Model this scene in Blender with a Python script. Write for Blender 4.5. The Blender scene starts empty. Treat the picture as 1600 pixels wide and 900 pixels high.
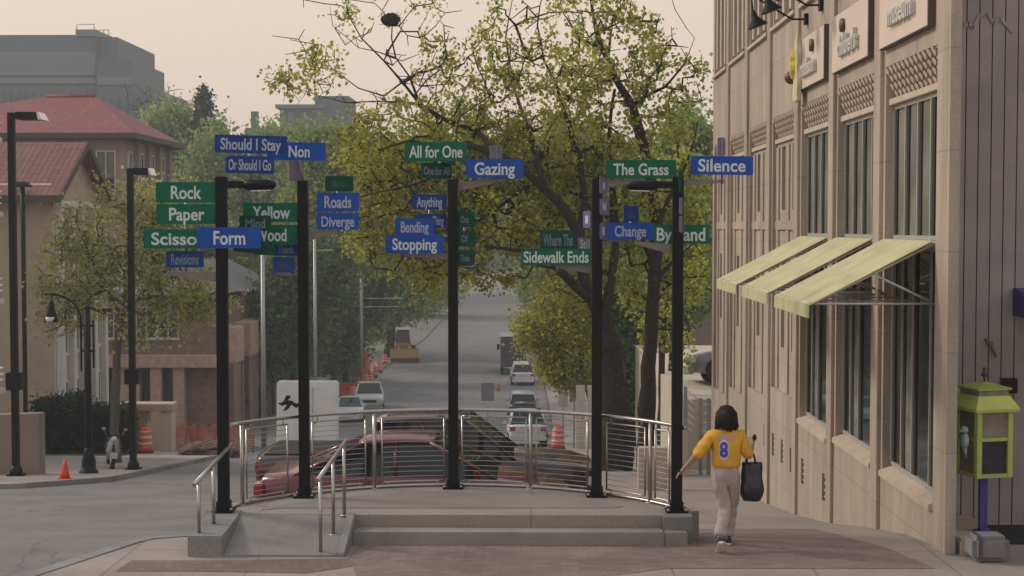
import bpy, bmesh, math, random
import numpy as np
from mathutils import Vector, Matrix, Euler

random.seed(7)
RNG = np.random.default_rng(7)
R = math.radians
SC = bpy.context.scene
COL = SC.collection

# ------------------------------------------------------------------ camera
F = 2300.0                                   # focal length in pixels of a 1600 px wide picture
CAMZ = 3.63
PITCH = math.atan(95 / F)
YAW = math.atan(30 / F)
cam_d = bpy.data.cameras.new('camera')
cam = bpy.data.objects.new('camera', cam_d)
COL.objects.link(cam)
cam.location = (0, 0, CAMZ)
cam.rotation_euler = (math.pi / 2 - PITCH, 0, YAW)
cam_d.sensor_width = 36
cam_d.lens = 36 * F / 1600
cam_d.clip_start = 0.1
cam_d.clip_end = 3000
SC.camera = cam
CAMROT = cam.rotation_euler.to_matrix()

# ------------------------------------------------------------------ world, sun, exposure
SUN_EL, SUN_AZ = R(34), R(-72)               # azimuth from +Y towards +X
SUN_STRENGTH = 1.5
SKY_COL = 6.12
SKY_STRENGTH = 0.12
EXPOSURE = 0.36
w = bpy.data.worlds.new('World')
SC.world = w
w.use_nodes = True
nt = w.node_tree
bg = nt.nodes['Background']
sky = nt.nodes.new('ShaderNodeTexSky')
sky.sky_type = 'NISHITA'
sky.sun_disc = False
sky.sun_elevation = SUN_EL
sky.sun_rotation = SUN_AZ
sky.dust_density = 6
sky.air_density = 2
hs = nt.nodes.new('ShaderNodeHueSaturation')
hs.inputs['Saturation'].default_value = 0.25
nt.links.new(sky.outputs[0], hs.inputs['Color'])
mx = nt.nodes.new('ShaderNodeMix')
mx.data_type = 'RGBA'
mx.inputs[0].default_value = 0.86
nt.links.new(hs.outputs[0], mx.inputs[6])
tcw = nt.nodes.new('ShaderNodeTexCoord'); sep = nt.nodes.new('ShaderNodeSeparateXYZ'); rmp = nt.nodes.new('ShaderNodeValToRGB')
nt.links.new(tcw.outputs['Generated'], sep.inputs[0]); nt.links.new(sep.outputs['Z'], rmp.inputs['Fac'])
rmp.color_ramp.elements[0].position = .0; rmp.color_ramp.elements[0].color = (1.02, .80, .625, 1)      # smoky peach low in the sky
rmp.color_ramp.elements[1].position = .65; rmp.color_ramp.elements[1].color = (.74, .78, .85, 1)      # neutral overhead
e = rmp.color_ramp.elements.new(.18); e.color = (1.0, .79, .635, 1)
skm = nt.nodes.new('ShaderNodeMix'); skm.data_type = 'RGBA'; skm.blend_type = 'MULTIPLY'; skm.inputs[0].default_value = 1
nt.links.new(rmp.outputs[0], skm.inputs[6]); skm.inputs[7].default_value = (SKY_COL, SKY_COL, SKY_COL, 1)
nt.links.new(skm.outputs[2], mx.inputs[7])
nt.links.new(mx.outputs[2], bg.inputs[0])
bg.inputs[1].default_value = SKY_STRENGTH
sun_d = bpy.data.lights.new('sun', 'SUN')
sun_d.energy = SUN_STRENGTH
sun_d.angle = R(10)
sun_d.color = (1.0, 0.86, 0.72)
sun = bpy.data.objects.new('sun', sun_d)
COL.objects.link(sun)
sdir = Vector((math.sin(SUN_AZ) * math.cos(SUN_EL), math.cos(SUN_AZ) * math.cos(SUN_EL), math.sin(SUN_EL)))
sun.rotation_euler = sdir.to_track_quat('Z', 'Y').to_euler()
sun.location = (0, 0, 60)
SC.view_settings.view_transform = 'Standard'
SC.view_settings.look = 'None'
SC.view_settings.gamma = 1
SC.view_settings.use_curve_mapping = False
SC.view_settings.exposure = EXPOSURE
SC.render.engine = 'CYCLES'
SC.cycles.max_bounces = 6
SC.cycles.volume_bounces = 0
SC.cycles.use_denoising = True

# ------------------------------------------------------------------ geometry of the place
def P(px, py, D):
    d = CAMROT @ Vector(((px - 800) / F, -(py - 450) / F, -1))
    return cam.location + d * (D / d.y)

_tp = [(-60, -3.63), (0, -3.63), (12, -3.63), (16.8, -3.65), (19, -3.93), (23, -4.62), (26, -5.05), (30, -5.55), (37, -6.4), (53, -8.2), (80, -11.3),
       (100, -12.2), (118, -12.4), (150, -12.2), (200, -11.2), (250, -9.9), (300, -9.2), (400, -11), (900, -14)]
_ty = np.array([a for a, b in _tp]); _tz = np.array([b for a, b in _tp]) + CAMZ
_tm = np.gradient(_tz, _ty)
_d = np.diff(_tz) / np.diff(_ty)
for i in range(1, len(_tm) - 1):
    a, b = _d[i - 1], _d[i]
    _tm[i] = 0 if a * b <= 0 else 2 * a * b / (a + b)
_tm[0], _tm[-1] = _d[0], _d[-1]
def TZ(y):
    """height of the ground at distance y"""
    y = min(max(y, _ty[0]), _ty[-1] - .01)
    i = int(np.searchsorted(_ty, y, side='right') - 1)
    h = _ty[i + 1] - _ty[i]; t = (y - _ty[i]) / h
    return float((2*t**3 - 3*t*t + 1) * _tz[i] + (t**3 - 2*t*t + t) * h * _tm[i] + (3*t*t - 2*t**3) * _tz[i + 1] + (t**3 - t*t) * h * _tm[i + 1])

def G(px, py, lift=0.0):
    """where the line of sight through a pixel meets the ground"""
    lo, hi = 8.0, 400.0
    prev = lo
    y = lo
    while y < hi:
        if P(px, py, y).z < TZ(y) + lift:
            break
        prev = y; y *= 1.01
    a, b = prev, y
    for _ in range(30):
        m = (a + b) / 2
        if P(px, py, m).z < TZ(m) + lift: b = m
        else: a = m
    return P(px, py, b)

def GX(px, D, dz=0.0):
    p = P(px, 500, D)
    return Vector((p.x, D, TZ(D) + dz))

# ------------------------------------------------------------------ materials
MATS = {}
def pm(name, col, rough=.6, metal=0., var=.12, scale=6., bump=0., bscale=60., coat=0., spec=.5, world=False, col2=None, detail=6.):
    m = bpy.data.materials.new(name)
    m.use_nodes = True
    n = m.node_tree.nodes; l = m.node_tree.links
    b = n['Principled BSDF']
    b.inputs['Roughness'].default_value = rough
    b.inputs['Metallic'].default_value = metal
    b.inputs['Coat Weight'].default_value = coat
    b.inputs['Specular IOR Level'].default_value = spec
    if world:
        g = n.new('ShaderNodeNewGeometry'); vec = g.outputs['Position']
    else:
        g = n.new('ShaderNodeTexCoord'); vec = g.outputs['Object']
    if var > 0 or col2:
        t = n.new('ShaderNodeTexNoise'); t.inputs['Scale'].default_value = scale; t.inputs['Detail'].default_value = detail
        l.new(vec, t.inputs['Vector'])
        r = n.new('ShaderNodeValToRGB')
        c2 = col2 or tuple(min(1, c * (1 + var)) for c in col)
        c1 = col if col2 else tuple(c * (1 - var) for c in col)
        r.color_ramp.elements[0].position = .3; r.color_ramp.elements[0].color = (*c1, 1)
        r.color_ramp.elements[1].position = .7; r.color_ramp.elements[1].color = (*c2, 1)
        l.new(t.outputs['Fac'], r.inputs['Fac'])
        l.new(r.outputs['Color'], b.inputs['Base Color'])
    else:
        b.inputs['Base Color'].default_value = (*col, 1)
    if bump > 0:
        t2 = n.new('ShaderNodeTexNoise'); t2.inputs['Scale'].default_value = bscale; t2.inputs['Detail'].default_value = 8
        l.new(vec, t2.inputs['Vector'])
        bp = n.new('ShaderNodeBump'); bp.inputs['Strength'].default_value = bump; bp.inputs['Distance'].default_value = .02
        l.new(t2.outputs['Fac'], bp.inputs['Height']); l.new(bp.outputs['Normal'], b.inputs['Normal'])
    MATS[name] = m
    return m

def nodes_of(m):
    return m.node_tree.nodes, m.node_tree.links, m.node_tree.nodes['Principled BSDF']

def ground_mat(name, base, patches, crack=0., joints=None, fine=.2, rough=.85):
    """large stains + fine grain + optional expansion joints, in world coordinates"""
    m = bpy.data.materials.new(name); m.use_nodes = True
    n, l, b = nodes_of(m)
    b.inputs['Roughness'].default_value = rough
    g = n.new('ShaderNodeNewGeometry'); vec = g.outputs['Position']
    t1 = n.new('ShaderNodeTexNoise'); t1.inputs['Scale'].default_value = .55; t1.inputs['Detail'].default_value = 8; t1.inputs['Roughness'].default_value = .65
    l.new(vec, t1.inputs['Vector'])
    r1 = n.new('ShaderNodeValToRGB')
    r1.color_ramp.elements[0].position = .32; r1.color_ramp.elements[0].color = (*patches[0], 1)
    r1.color_ramp.elements[1].position = .68; r1.color_ramp.elements[1].color = (*patches[1], 1)
    e = r1.color_ramp.elements.new(.5); e.color = (*base, 1)
    l.new(t1.outputs['Fac'], r1.inputs['Fac'])
    t2 = n.new('ShaderNodeTexNoise'); t2.inputs['Scale'].default_value = 45; t2.inputs['Detail'].default_value = 6
    l.new(vec, t2.inputs['Vector'])
    mp = n.new('ShaderNodeMapRange'); mp.inputs[1].default_value = .3; mp.inputs[2].default_value = .7
    mp.inputs[3].default_value = 1 - fine; mp.inputs[4].default_value = 1 + fine
    l.new(t2.outputs['Fac'], mp.inputs[0])
    mu = n.new('ShaderNodeMix'); mu.data_type = 'RGBA'; mu.blend_type = 'MULTIPLY'; mu.inputs[0].default_value = 1
    l.new(r1.outputs['Color'], mu.inputs[6]); l.new(mp.outputs[0], mu.inputs[7])
    out = mu.outputs[2]
    if joints:
        bt = n.new('ShaderNodeTexBrick')
        bt.inputs['Scale'].default_value = 1; bt.inputs['Brick Width'].default_value = joints[0]; bt.inputs['Row Height'].default_value = joints[1]
        bt.inputs['Mortar Size'].default_value = joints[2]; bt.offset = joints[3]
        bt.inputs['Color1'].default_value = (1, 1, 1, 1); bt.inputs['Color2'].default_value = (*[joints[5]] * 3, 1); bt.inputs['Mortar'].default_value = (*[joints[4]] * 3, 1)
        l.new(vec, bt.inputs['Vector'])
        m2 = n.new('ShaderNodeMix'); m2.data_type = 'RGBA'; m2.blend_type = 'MULTIPLY'; m2.inputs[0].default_value = 1
        l.new(out, m2.inputs[6]); l.new(bt.outputs['Color'], m2.inputs[7]); out = m2.outputs[2]
    if crack:
        v = n.new('ShaderNodeTexVoronoi'); v.feature = 'DISTANCE_TO_EDGE'; v.inputs['Scale'].default_value = .45
        nz = n.new('ShaderNodeTexNoise'); nz.inputs['Scale'].default_value = 1.5
        l.new(vec, nz.inputs['Vector'])
        ad = n.new('ShaderNodeMix'); ad.data_type = 'RGBA'; ad.blend_type = 'ADD'; ad.inputs[0].default_value = .6
        l.new(vec, ad.inputs[6]); l.new(nz.outputs['Color'], ad.inputs[7]); l.new(ad.outputs[2], v.inputs['Vector'])
        m3 = n.new('ShaderNodeMapRange'); m3.inputs[1].default_value = 0; m3.inputs[2].default_value = .012; m3.inputs[3].default_value = 1 - crack; m3.inputs[4].default_value = 1
        l.new(v.outputs['Distance'], m3.inputs[0])
        m4 = n.new('ShaderNodeMix'); m4.data_type = 'RGBA'; m4.blend_type = 'MULTIPLY'; m4.inputs[0].default_value = 1
        l.new(out, m4.inputs[6]); l.new(m3.outputs[0], m4.inputs[7]); out = m4.outputs[2]
    l.new(out, b.inputs['Base Color'])
    bp = n.new('ShaderNodeBump'); bp.inputs['Strength'].default_value = .25; bp.inputs['Distance'].default_value = .01
    l.new(t2.outputs['Fac'], bp.inputs['Height']); l.new(bp.outputs['Normal'], b.inputs['Normal'])
    MATS[name] = m
    return m

def leaf_mat(name, c1, c2, c3, trans=.35):
    m = bpy.data.materials.new(name); m.use_nodes = True
    n, l, b = nodes_of(m)
    g = n.new('ShaderNodeNewGeometry')
    r = n.new('ShaderNodeValToRGB')
    r.color_ramp.elements[0].color = (*c1, 1); r.color_ramp.elements[1].color = (*c3, 1)
    e = r.color_ramp.elements.new(.5); e.color = (*c2, 1)
    l.new(g.outputs['Random Per Island'], r.inputs['Fac'])
    t = n.new('ShaderNodeTexNoise'); t.inputs['Scale'].default_value = .6; l.new(g.outputs['Position'], t.inputs['Vector'])
    mp = n.new('ShaderNodeMapRange'); mp.inputs[1].default_value = .3; mp.inputs[2].default_value = .7; mp.inputs[3].default_value = .65; mp.inputs[4].default_value = 1.3
    l.new(t.outputs['Fac'], mp.inputs[0])
    mu = n.new('ShaderNodeMix'); mu.data_type = 'RGBA'; mu.blend_type = 'MULTIPLY'; mu.inputs[0].default_value = 1
    l.new(r.outputs['Color'], mu.inputs[6]); l.new(mp.outputs[0], mu.inputs[7])
    l.new(mu.outputs[2], b.inputs['Base Color'])
    b.inputs['Roughness'].default_value = .6; b.inputs['Specular IOR Level'].default_value = .2
    tr = n.new('ShaderNodeBsdfTranslucent'); l.new(mu.outputs[2], tr.inputs['Color'])
    ms = n.new('ShaderNodeMixShader'); ms.inputs[0].default_value = trans
    l.new(b.outputs[0], ms.inputs[1]); l.new(tr.outputs[0], ms.inputs[2])
    l.new(ms.outputs[0], n['Material Output'].inputs['Surface'])
    MATS[name] = m
    return m

ASPHALT = ground_mat('asphalt', (.16, .149, .143), ((.128, .12, .116), (.196, .18, .171)), crack=.35, fine=.16)
CONCRETE = ground_mat('paving_concrete', (.275, .235, .208), ((.22, .19, .17), (.325, .28, .25)), joints=(1.5, 1.5, .012, 0, .62, .93), fine=.14)
BRICKS = ground_mat('paving_brick', (.215, .158, .142), ((.175, .125, .114), (.265, .205, .185)), joints=(.21, .105, .008, .5, .75, .72), fine=.18)
BANDB = ground_mat('band_brick', (.165, .118, .092), ((.14, .098, .078), (.2, .145, .115)), joints=(.105, .21, .008, .5, .75, .78), fine=.18)
PLATC = ground_mat('platform_concrete', (.245, .218, .195), ((.195, .175, .158), (.285, .255, .228)), joints=(3.2, 1.4, .012, 0, .7, .95), fine=.13)
RAMPC = ground_mat('ramp_concrete', (.215, .202, .188), ((.15, .142, .134), (.27, .252, .232)), fine=.12)
CURBC = ground_mat('kerb_concrete', (.205, .20, .195), ((.135, .133, .131), (.27, .26, .252)), fine=.14)
VERGE = ground_mat('verge_dirt', (.15, .135, .115), ((.11, .105, .085), (.19, .17, .15)), fine=.25)
INLAY = ground_mat('deck_inlay', (.205, .172, .152), ((.175, .147, .13), (.24, .205, .18)), fine=.16)
DIRT = ground_mat('dirt', (.10, .10, .06), ((.07, .085, .035), (.14, .125, .085)), fine=.3)
BLACK = pm('black_paint', (.007, .007, .009), .5, var=.25, scale=9, bump=.03, spec=.18)
STEEL = pm('brushed_steel', (.40, .38, .37), .32, .95, var=.1, scale=20)
GALV = pm('galvanised_metal', (.36, .37, .38), .5, .6, var=.15, scale=10)
GREEN = pm('sign_green', (.004, .115, .068), .38, var=.12, scale=5, spec=.15)
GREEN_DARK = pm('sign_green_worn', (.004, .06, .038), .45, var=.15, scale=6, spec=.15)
BLUE = pm('sign_blue', (.012, .072, .35), .38, var=.12, scale=5, spec=.15)
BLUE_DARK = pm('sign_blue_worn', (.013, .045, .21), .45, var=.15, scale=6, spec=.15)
LETTER = pm('sign_lettering', (.52, .58, .60), .5, var=.08, scale=12)
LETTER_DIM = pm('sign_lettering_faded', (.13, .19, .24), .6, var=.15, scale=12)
MAUVE = pm('sign_back_film', (.16, .14, .20), .5, var=.15, scale=8)
GLASS = pm('window_glass', (.030, .036, .032), .03, 0, var=.5, scale=1.5, spec=.8)
GLASS_WARM = pm('curtain_sky_glass', (.20, .205, .18), .10, 0, var=.3, scale=1.4, spec=.6)  # pale colour stands for curtains and for sky mirrored in the panes
GLASS_REFLECT = pm('pale_reflection_glass', (.19, .205, .175), .06, 0, var=.6, scale=1.6, spec=.6)  # lighter colour painted in for pale reflections in the lower shop windows
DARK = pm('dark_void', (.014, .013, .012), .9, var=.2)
ALU = pm('window_frame_metal', (.42, .40, .37), .45, .3, var=.08)
TYRE = pm('tyre_rubber', (.02, .02, .02), .85, var=.2, scale=30)
RIM = pm('wheel_rim', (.42, .42, .43), .35, .8, var=.08)
WHITE = pm('white_paint', (.78, .78, .78), .42, var=.06, scale=3)
OFFWHITE = pm('off_white', (.5, .48, .45), .6, var=.1, scale=3)
RED = pm('safety_orange', (.50, .062, .028), .5, var=.15, scale=6)
REDCONE = pm('cone_orange', (.62, .05, .02), .5, var=.1, scale=6)
REFLECT = pm('reflective_band', (.60, .40, .33), .5, var=.1)
LAMPRED = pm('tail_light_red', (.35, .02, .02), .2, var=0, coat=.5)
LAMPCLR = pm('clear_lens', (.6, .6, .58), .1, var=0, coat=.5)
BARK = pm('bark', (.040, .032, .027), .95, var=.5, scale=9, bump=1.0, bscale=16, spec=.1)
BARK_PALE = pm('bark_pale', (.10, .08, .064), .9, var=.3, scale=14, bump=.5, bscale=22)
ROOFGREY = pm('grey_shingle', (.17, .16, .155), .85, var=.2, scale=12, bump=.3)
WOODOLD = pm('old_wood', (.16, .11, .08), .8, var=.3, scale=10)
LEAF_SPRING = leaf_mat('leaf_spring', (.21, .235, .03), (.40, .42, .058), (.57, .56, .13), .5)
LEAF_YELLOW = leaf_mat('leaf_yellow_green', (.24, .26, .035), (.40, .41, .06), (.54, .51, .10), .5)
LEAF_DARK = leaf_mat('leaf_dark', (.085, .135, .05), (.14, .20, .07), (.22, .275, .095), .45)
LEAF_MID = leaf_mat('leaf_mid', (.17, .24, .07), (.28, .365, .10), (.38, .45, .14), .45)
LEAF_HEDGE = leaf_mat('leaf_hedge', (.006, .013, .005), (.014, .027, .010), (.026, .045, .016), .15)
LEAF_PALE = leaf_mat('leaf_pale', (.27, .29, .09), (.40, .42, .14), (.52, .51, .2), .5)
LEAF_BRONZE = leaf_mat('leaf_bronze', (.075, .068, .024), (.14, .13, .042), (.225, .205, .07), .4)
LEAF_CONIFER = leaf_mat('leaf_conifer', (.014, .026, .014), (.024, .042, .02), (.04, .06, .028), .1)

# ------------------------------------------------------------------ object helpers
WPOS = {}
def wpos(o):
    return WPOS.get(o.name, Vector((0, 0, 0))) if o else Vector((0, 0, 0))

def tag(o, label=None, cat=None, group=None, kind=None):
    if label: o['label'] = label
    if cat: o['category'] = cat
    if group: o['group'] = group
    if kind: o['kind'] = kind
    return o

def thing(name, label, cat, loc=(0, 0, 0), group=None):
    o = bpy.data.objects.new(name, None); COL.objects.link(o)
    o.empty_display_size = .2
    o.location = loc
    WPOS[o.name] = Vector(loc)
    return tag(o, label, cat, group)

def children(o):
    return [c for c in list(o.children)]

def dup(root, loc=None, rotz=None, label=None, group=None):
    def cp(o, parent):
        c = o.copy(); COL.objects.link(c)
        if parent is not None:
            c.parent = parent
        for ch in children(o): cp(ch, c)
        return c
    r = cp(root, None)
    if loc is not None: r.location = loc
    if rotz is not None: r.rotation_euler = (0, 0, rotz)
    if label: r['label'] = label
    if group: r['group'] = group
    return r

class MB:
    """collects shapes and links them as one mesh object"""
    def __init__(s): s.v = []; s.f = []; s.sm = []; s.mi = []; s.cur = 0
    def add(s, vs, fs, smooth=False):
        o = len(s.v); s.v += [tuple(v) for v in vs]
        for f in fs:
            s.f.append(tuple(i + o for i in f)); s.sm.append(smooth); s.mi.append(s.cur)
        return s
    def box(s, a, b):
        x0, y0, z0 = [min(p, q) for p, q in zip(a, b)]; x1, y1, z1 = [max(p, q) for p, q in zip(a, b)]
        return s.hexa([(x0, y0, z0), (x1, y0, z0), (x1, y1, z0), (x0, y1, z0), (x0, y0, z1), (x1, y0, z1), (x1, y1, z1), (x0, y1, z1)])
    def hexa(s, v):
        return s.add(v, [(3, 2, 1, 0), (4, 5, 6, 7), (0, 1, 5, 4), (1, 2, 6, 5), (2, 3, 7, 6), (3, 0, 4, 7)])
    def quad(s, *v): return s.add(v, [tuple(range(len(v)))])
    def prism(s, pts, off):
        """closed polygon pts swept by vector off"""
        n = len(pts); off = Vector(off)
        vs = [Vector(p) for p in pts]; vs += [p + off for p in vs]
        fs = [tuple(range(n - 1, -1, -1)), tuple(range(n, 2 * n))]
        fs += [(i, (i + 1) % n, n + (i + 1) % n, n + i) for i in range(n)]
        return s.add(vs, fs)
    def tube(s, path, r, seg=8, caps=True, square=False, smooth=True):
        path = [Vector(p) for p in path]; n = len(path)
        rs = r if isinstance(r, (list, tuple)) else [r] * n
        vs = []; prev = None
        for i, p in enumerate(path):
            d = (path[min(i + 1, n - 1)] - path[max(i - 1, 0)])
            if d.length < 1e-9: d = Vector((0, 0, 1))
            d.normalize()
            if prev is None:
                ref = Vector((0, 0, 1)) if abs(d.z) < .95 else Vector((1, 0, 0))
                u = d.cross(ref).normalized()
            else:
                u = (prev - d * prev.dot(d))
                u = u.normalized() if u.length > 1e-6 else d.orthogonal().normalized()
            prev = u; v = d.cross(u)
            for k in range(seg):
                a = 2 * math.pi * (k + (.5 if square else 0)) / seg
                q = rs[i] * (math.sqrt(2) if square else 1)
                vs.append(p + u * math.cos(a) * q + v * math.sin(a) * q)
        fs = []
        for i in range(n - 1):
            for k in range(seg):
                k2 = (k + 1) % seg
                fs.append((i * seg + k, i * seg + k2, (i + 1) * seg + k2, (i + 1) * seg + k))
        o = len(s.v)
        s.add(vs, fs, smooth and not square)
        if caps:
            s.f.append(tuple(o + k for k in range(seg - 1, -1, -1))); s.sm.append(False); s.mi.append(s.cur)
            s.f.append(tuple(o + (n - 1) * seg + k for k in range(seg))); s.sm.append(False); s.mi.append(s.cur)
        return s
    def lathe(s, prof, c=(0, 0, 0), seg=16, axis='z', smooth=True):
        """prof: (radius, height) pairs"""
        c = Vector(c); vs = []
        for r_, h in prof:
            for k in range(seg):
                a = 2 * math.pi * k / seg; x, y = r_ * math.cos(a), r_ * math.sin(a)
                vs.append(c + (Vector((x, y, h)) if axis == 'z' else Vector((h, x, y)) if axis == 'x' else Vector((y, h, x))))
        fs = []
        for i in range(len(prof) - 1):
            for k in range(seg):
                k2 = (k + 1) % seg
                fs.append((i * seg + k, i * seg + k2, (i + 1) * seg + k2, (i + 1) * seg + k))
        fs.append(tuple(range(seg - 1, -1, -1))); n = (len(prof) - 1) * seg
        fs.append(tuple(n + k for k in range(seg)))
        return s.add(vs, fs, smooth)
    def ball(s, c, r, seg=12, rings=8, jit=0.):
        rx, ry, rz = r if isinstance(r, (tuple, list)) else (r, r, r)
        c = Vector(c); vs = [c + Vector((0, 0, -rz))]
        for i in range(1, rings):
            t = math.pi * i / rings
            for k in range(seg):
                a = 2 * math.pi * k / seg; j = 1 + random.uniform(-jit, jit)
                vs.append(c + Vector((rx * math.sin(t) * math.cos(a) * j, ry * math.sin(t) * math.sin(a) * j, -rz * math.cos(t) * j)))
        vs.append(c + Vector((0, 0, rz))); fs = []
        for k in range(seg): fs.append((0, 1 + (k + 1) % seg, 1 + k))
        for i in range(rings - 2):
            for k in range(seg):
                a = 1 + i * seg; k2 = (k + 1) % seg
                fs.append((a + k, a + k2, a + seg + k2, a + seg + k))
        a = 1 + (rings - 2) * seg; t = len(vs) - 1
        for k in range(seg): fs.append((a + k, a + (k + 1) % seg, t))
        return s.add(vs, fs, jit == 0)
    def rings(s, rings, close=True, smooth=True):
        """loft through equal-length rings"""
        m = len(rings[0]); vs = [p for r_ in rings for p in r_]; fs = []
        for i in range(len(rings) - 1):
            for k in range(m if close else m - 1):
                k2 = (k + 1) % m
                fs.append((i * m + k, i * m + k2, (i + 1) * m + k2, (i + 1) * m + k))
        o = len(s.v); s.add(vs, fs, smooth)
        if close:
            s.f.append(tuple(o + k for k in range(m - 1, -1, -1))); s.sm.append(False); s.mi.append(s.cur)
            s.f.append(tuple(o + (len(rings) - 1) * m + k for k in range(m))); s.sm.append(False); s.mi.append(s.cur)
        return s
    def build(s, name, mat, parent=None, bevel=0., origin=None):
        v = np.array(s.v, dtype=float)
        c = Vector(origin) if origin is not None else Vector((v.min(0) + v.max(0)) / 2)
        if parent is None and origin is None:
            c.z = float(v[:, 2].min())
        me = bpy.data.meshes.new(name)
        me.from_pydata((v - np.array(c)).tolist(), [], s.f)
        mats = mat if isinstance(mat, (list, tuple)) else [mat]
        for mm in mats: me.materials.append(mm)
        if len(mats) > 1: me.polygons.foreach_set('material_index', s.mi)
        me.polygons.foreach_set('use_smooth', s.sm)
        me.update()
        bm = bmesh.new(); bm.from_mesh(me)
        bmesh.ops.recalc_face_normals(bm, faces=bm.faces)
        if bevel > 0:
            es = [e for e in bm.edges if len(e.link_faces) == 2 and e.calc_face_angle(0) > .6]
            bmesh.ops.bevel(bm, geom=es, offset=bevel, segments=2, affect='EDGES', clamp_overlap=True)
        bm.to_mesh(me); bm.free()
        o = bpy.data.objects.new(name, me); COL.objects.link(o)
        if parent is not None:
            o.parent = parent
            o.location = c - wpos(parent)
        else:
            o.location = c
        WPOS[o.name] = c
        return o

def mesh_np(name, verts, faces, mat, parent, center, smooth=False):
    """fast mesh from numpy arrays of equal sized faces"""
    me = bpy.data.meshes.new(name)
    nv, nf, k = len(verts), len(faces), faces.shape[1]
    me.vertices.add(nv); me.vertices.foreach_set('co', (verts - np.array(center)).astype(np.float32).ravel())
    me.loops.add(nf * k); me.loops.foreach_set('vertex_index', faces.astype(np.int32).ravel())
    me.polygons.add(nf)
    me.polygons.foreach_set('loop_start', np.arange(0, nf * k, k, dtype=np.int32))
    me.polygons.foreach_set('loop_total', np.full(nf, k, dtype=np.int32))
    me.polygons.foreach_set('use_smooth', np.full(nf, smooth))
    me.materials.append(mat)
    me.update(calc_edges=True); me.validate()
    o = bpy.data.objects.new(name, me); COL.objects.link(o)
    if parent is not None:
        o.parent = parent; o.location = Vector(center) - wpos(parent)
    else: o.location = center
    WPOS[o.name] = Vector(center)
    return o

def text_verts(s, bold=.012):
    """flat lettering as (verts, faces), cap height 1, starting at x = 0"""
    cu = bpy.data.curves.new('txt', 'FONT'); cu.body = s; cu.offset = bold; cu.resolution_u = 4; cu.extrude = .02
    o = bpy.data.objects.new('txt', cu)
    me = bpy.data.meshes.new_from_object(o)
    v = np.array([x.co for x in me.vertices]); f = [tuple(p.vertices) for p in me.polygons]
    bpy.data.objects.remove(o); bpy.data.curves.remove(cu); bpy.data.meshes.remove(me)
    v[:, 0] -= v[:, 0].min()
    v[:, :2] /= .69
    return v, f

def lettering(s, w, h, mat, parent, loc, ax=Vector((1, 0, 0)), up=Vector((0, 0, 1)), thick=.004, bold=.012, name='lettering'):
    """text of width w and cap height h centred on loc (in parent's build frame)"""
    v, f = text_verts(s, bold)
    nrm = ax.cross(up)
    W = v[:, 0].max(); vs = []
    zmax = v[:, 2].max() or 1
    for x, y, z in v:
        vs.append(Vector(loc) + ax * ((x / W - .5) * w) + up * ((y - .5) * h) + nrm * (z / zmax * thick * .5))
    m = MB(); m.add(vs, f)
    return m.build(name, mat, parent)

def drape(name, pts, dz, mat, skirt=0., kind='structure', ys=None):
    """ground sheet following the slope; pts are (x, y)"""
    bm = bmesh.new()
    vs = [bm.verts.new((p[0], p[1], 0)) for p in pts]
    f = bm.faces.new(vs)
    if f.normal.z < 0: f.normal_flip()
    y0 = min(p[1] for p in pts); y1 = max(p[1] for p in pts)
    y = math.floor(y0) + 1
    while y < y1:
        if y > 11:
            bmesh.ops.bisect_plane(bm, geom=bm.verts[:] + bm.edges[:] + bm.faces[:], plane_co=(0, y, 0), plane_no=(0, 1, 0))
        y += 1 if y < 60 else 3 if y < 130 else 10
    if skirt:
        be = [e for e in bm.edges if e.is_boundary]
        r = bmesh.ops.extrude_edge_only(bm, edges=be)
        low = [v for v in r['geom'] if isinstance(v, bmesh.types.BMVert)]
        for v in bm.verts: v.co.z = TZ(v.co.y) + dz
        for v in low: v.co.z -= skirt
    else:
        for v in bm.verts: v.co.z = TZ(v.co.y) + dz
    bmesh.ops.recalc_face_normals(bm, faces=bm.faces)
    me = bpy.data.meshes.new(name); bm.to_mesh(me); bm.free()
    me.materials.append(mat)
    o = bpy.data.objects.new(name, me); COL.objects.link(o)
    o['kind'] = kind
    return o
# ================================================================== SETTING
def g2(px, py): p = G(px, py); return (p.x, p.y)
drape('ground', [(-260, -25), (260, -25), (260, 900), (-260, 900)], -.18, DIRT)
KL, KR = -11.0, 1.35
road_pts = [(-40, -20), (30, -20), (30, 30), (KR, 30), (KR, 80), (KR - .3, 120), (KR - 1, 200), (KR - 2.2, 300), (-9.2, 300), (-11.6, 160), (-13, 130), (-13, 80), (KL, 55), (KL, 38), (-14, 34), (-40, 33)]
drape('road', road_pts, -.12, ASPHALT)
plaza = [g2(-60, 925), g2(30, 901), g2(120, 872), g2(200, 846), g2(230, 840), g2(300, 836), (-3.65, 17.3), (-3.5, 18.0), (-2.6, 19.0), (-.9, 19.4), (.6, 19.2), (KR, 18.6), (KR, 62), (KR - .1, 100), (6, 100), (6, 16.2), (30, 16.2), (30, -20), (-12, -20)]
drape('pavement', plaza, 0, CONCRETE, skirt=.15)
drape('sidewalk', [(KL, 38), (KL, 55), (-11.6, 62), (-40, 62), (-40, 34), (-14.2, 34), (-12.2, 35.2)], 0, CONCRETE, skirt=.15)
drape('verge', [(-11.62, 62.05), (-13, 80), (-13, 130), (-11.6, 160), (-9.2, 300), (-13.5, 300), (-24, 160), (-40, 120), (-40, 62.05)], -.03, VERGE, skirt=.12)
drape('sidewalk', [(KR - .1, 100.1), (KR - 1, 200), (KR - 2.2, 300), (3, 300), (6, 100.1)], 0, CONCRETE, skirt=.15)
brick = [(1087, 827), (1272, 827), (1330, 842), (1390, 858), (1462, 889), (1040, 889), (960, 899), (820, 905), (560, 905), (545, 872), (560, 851), (1087, 851)]
drape('brick_paving', [g2(*p) for p in brick], .004, BRICKS)
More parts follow.
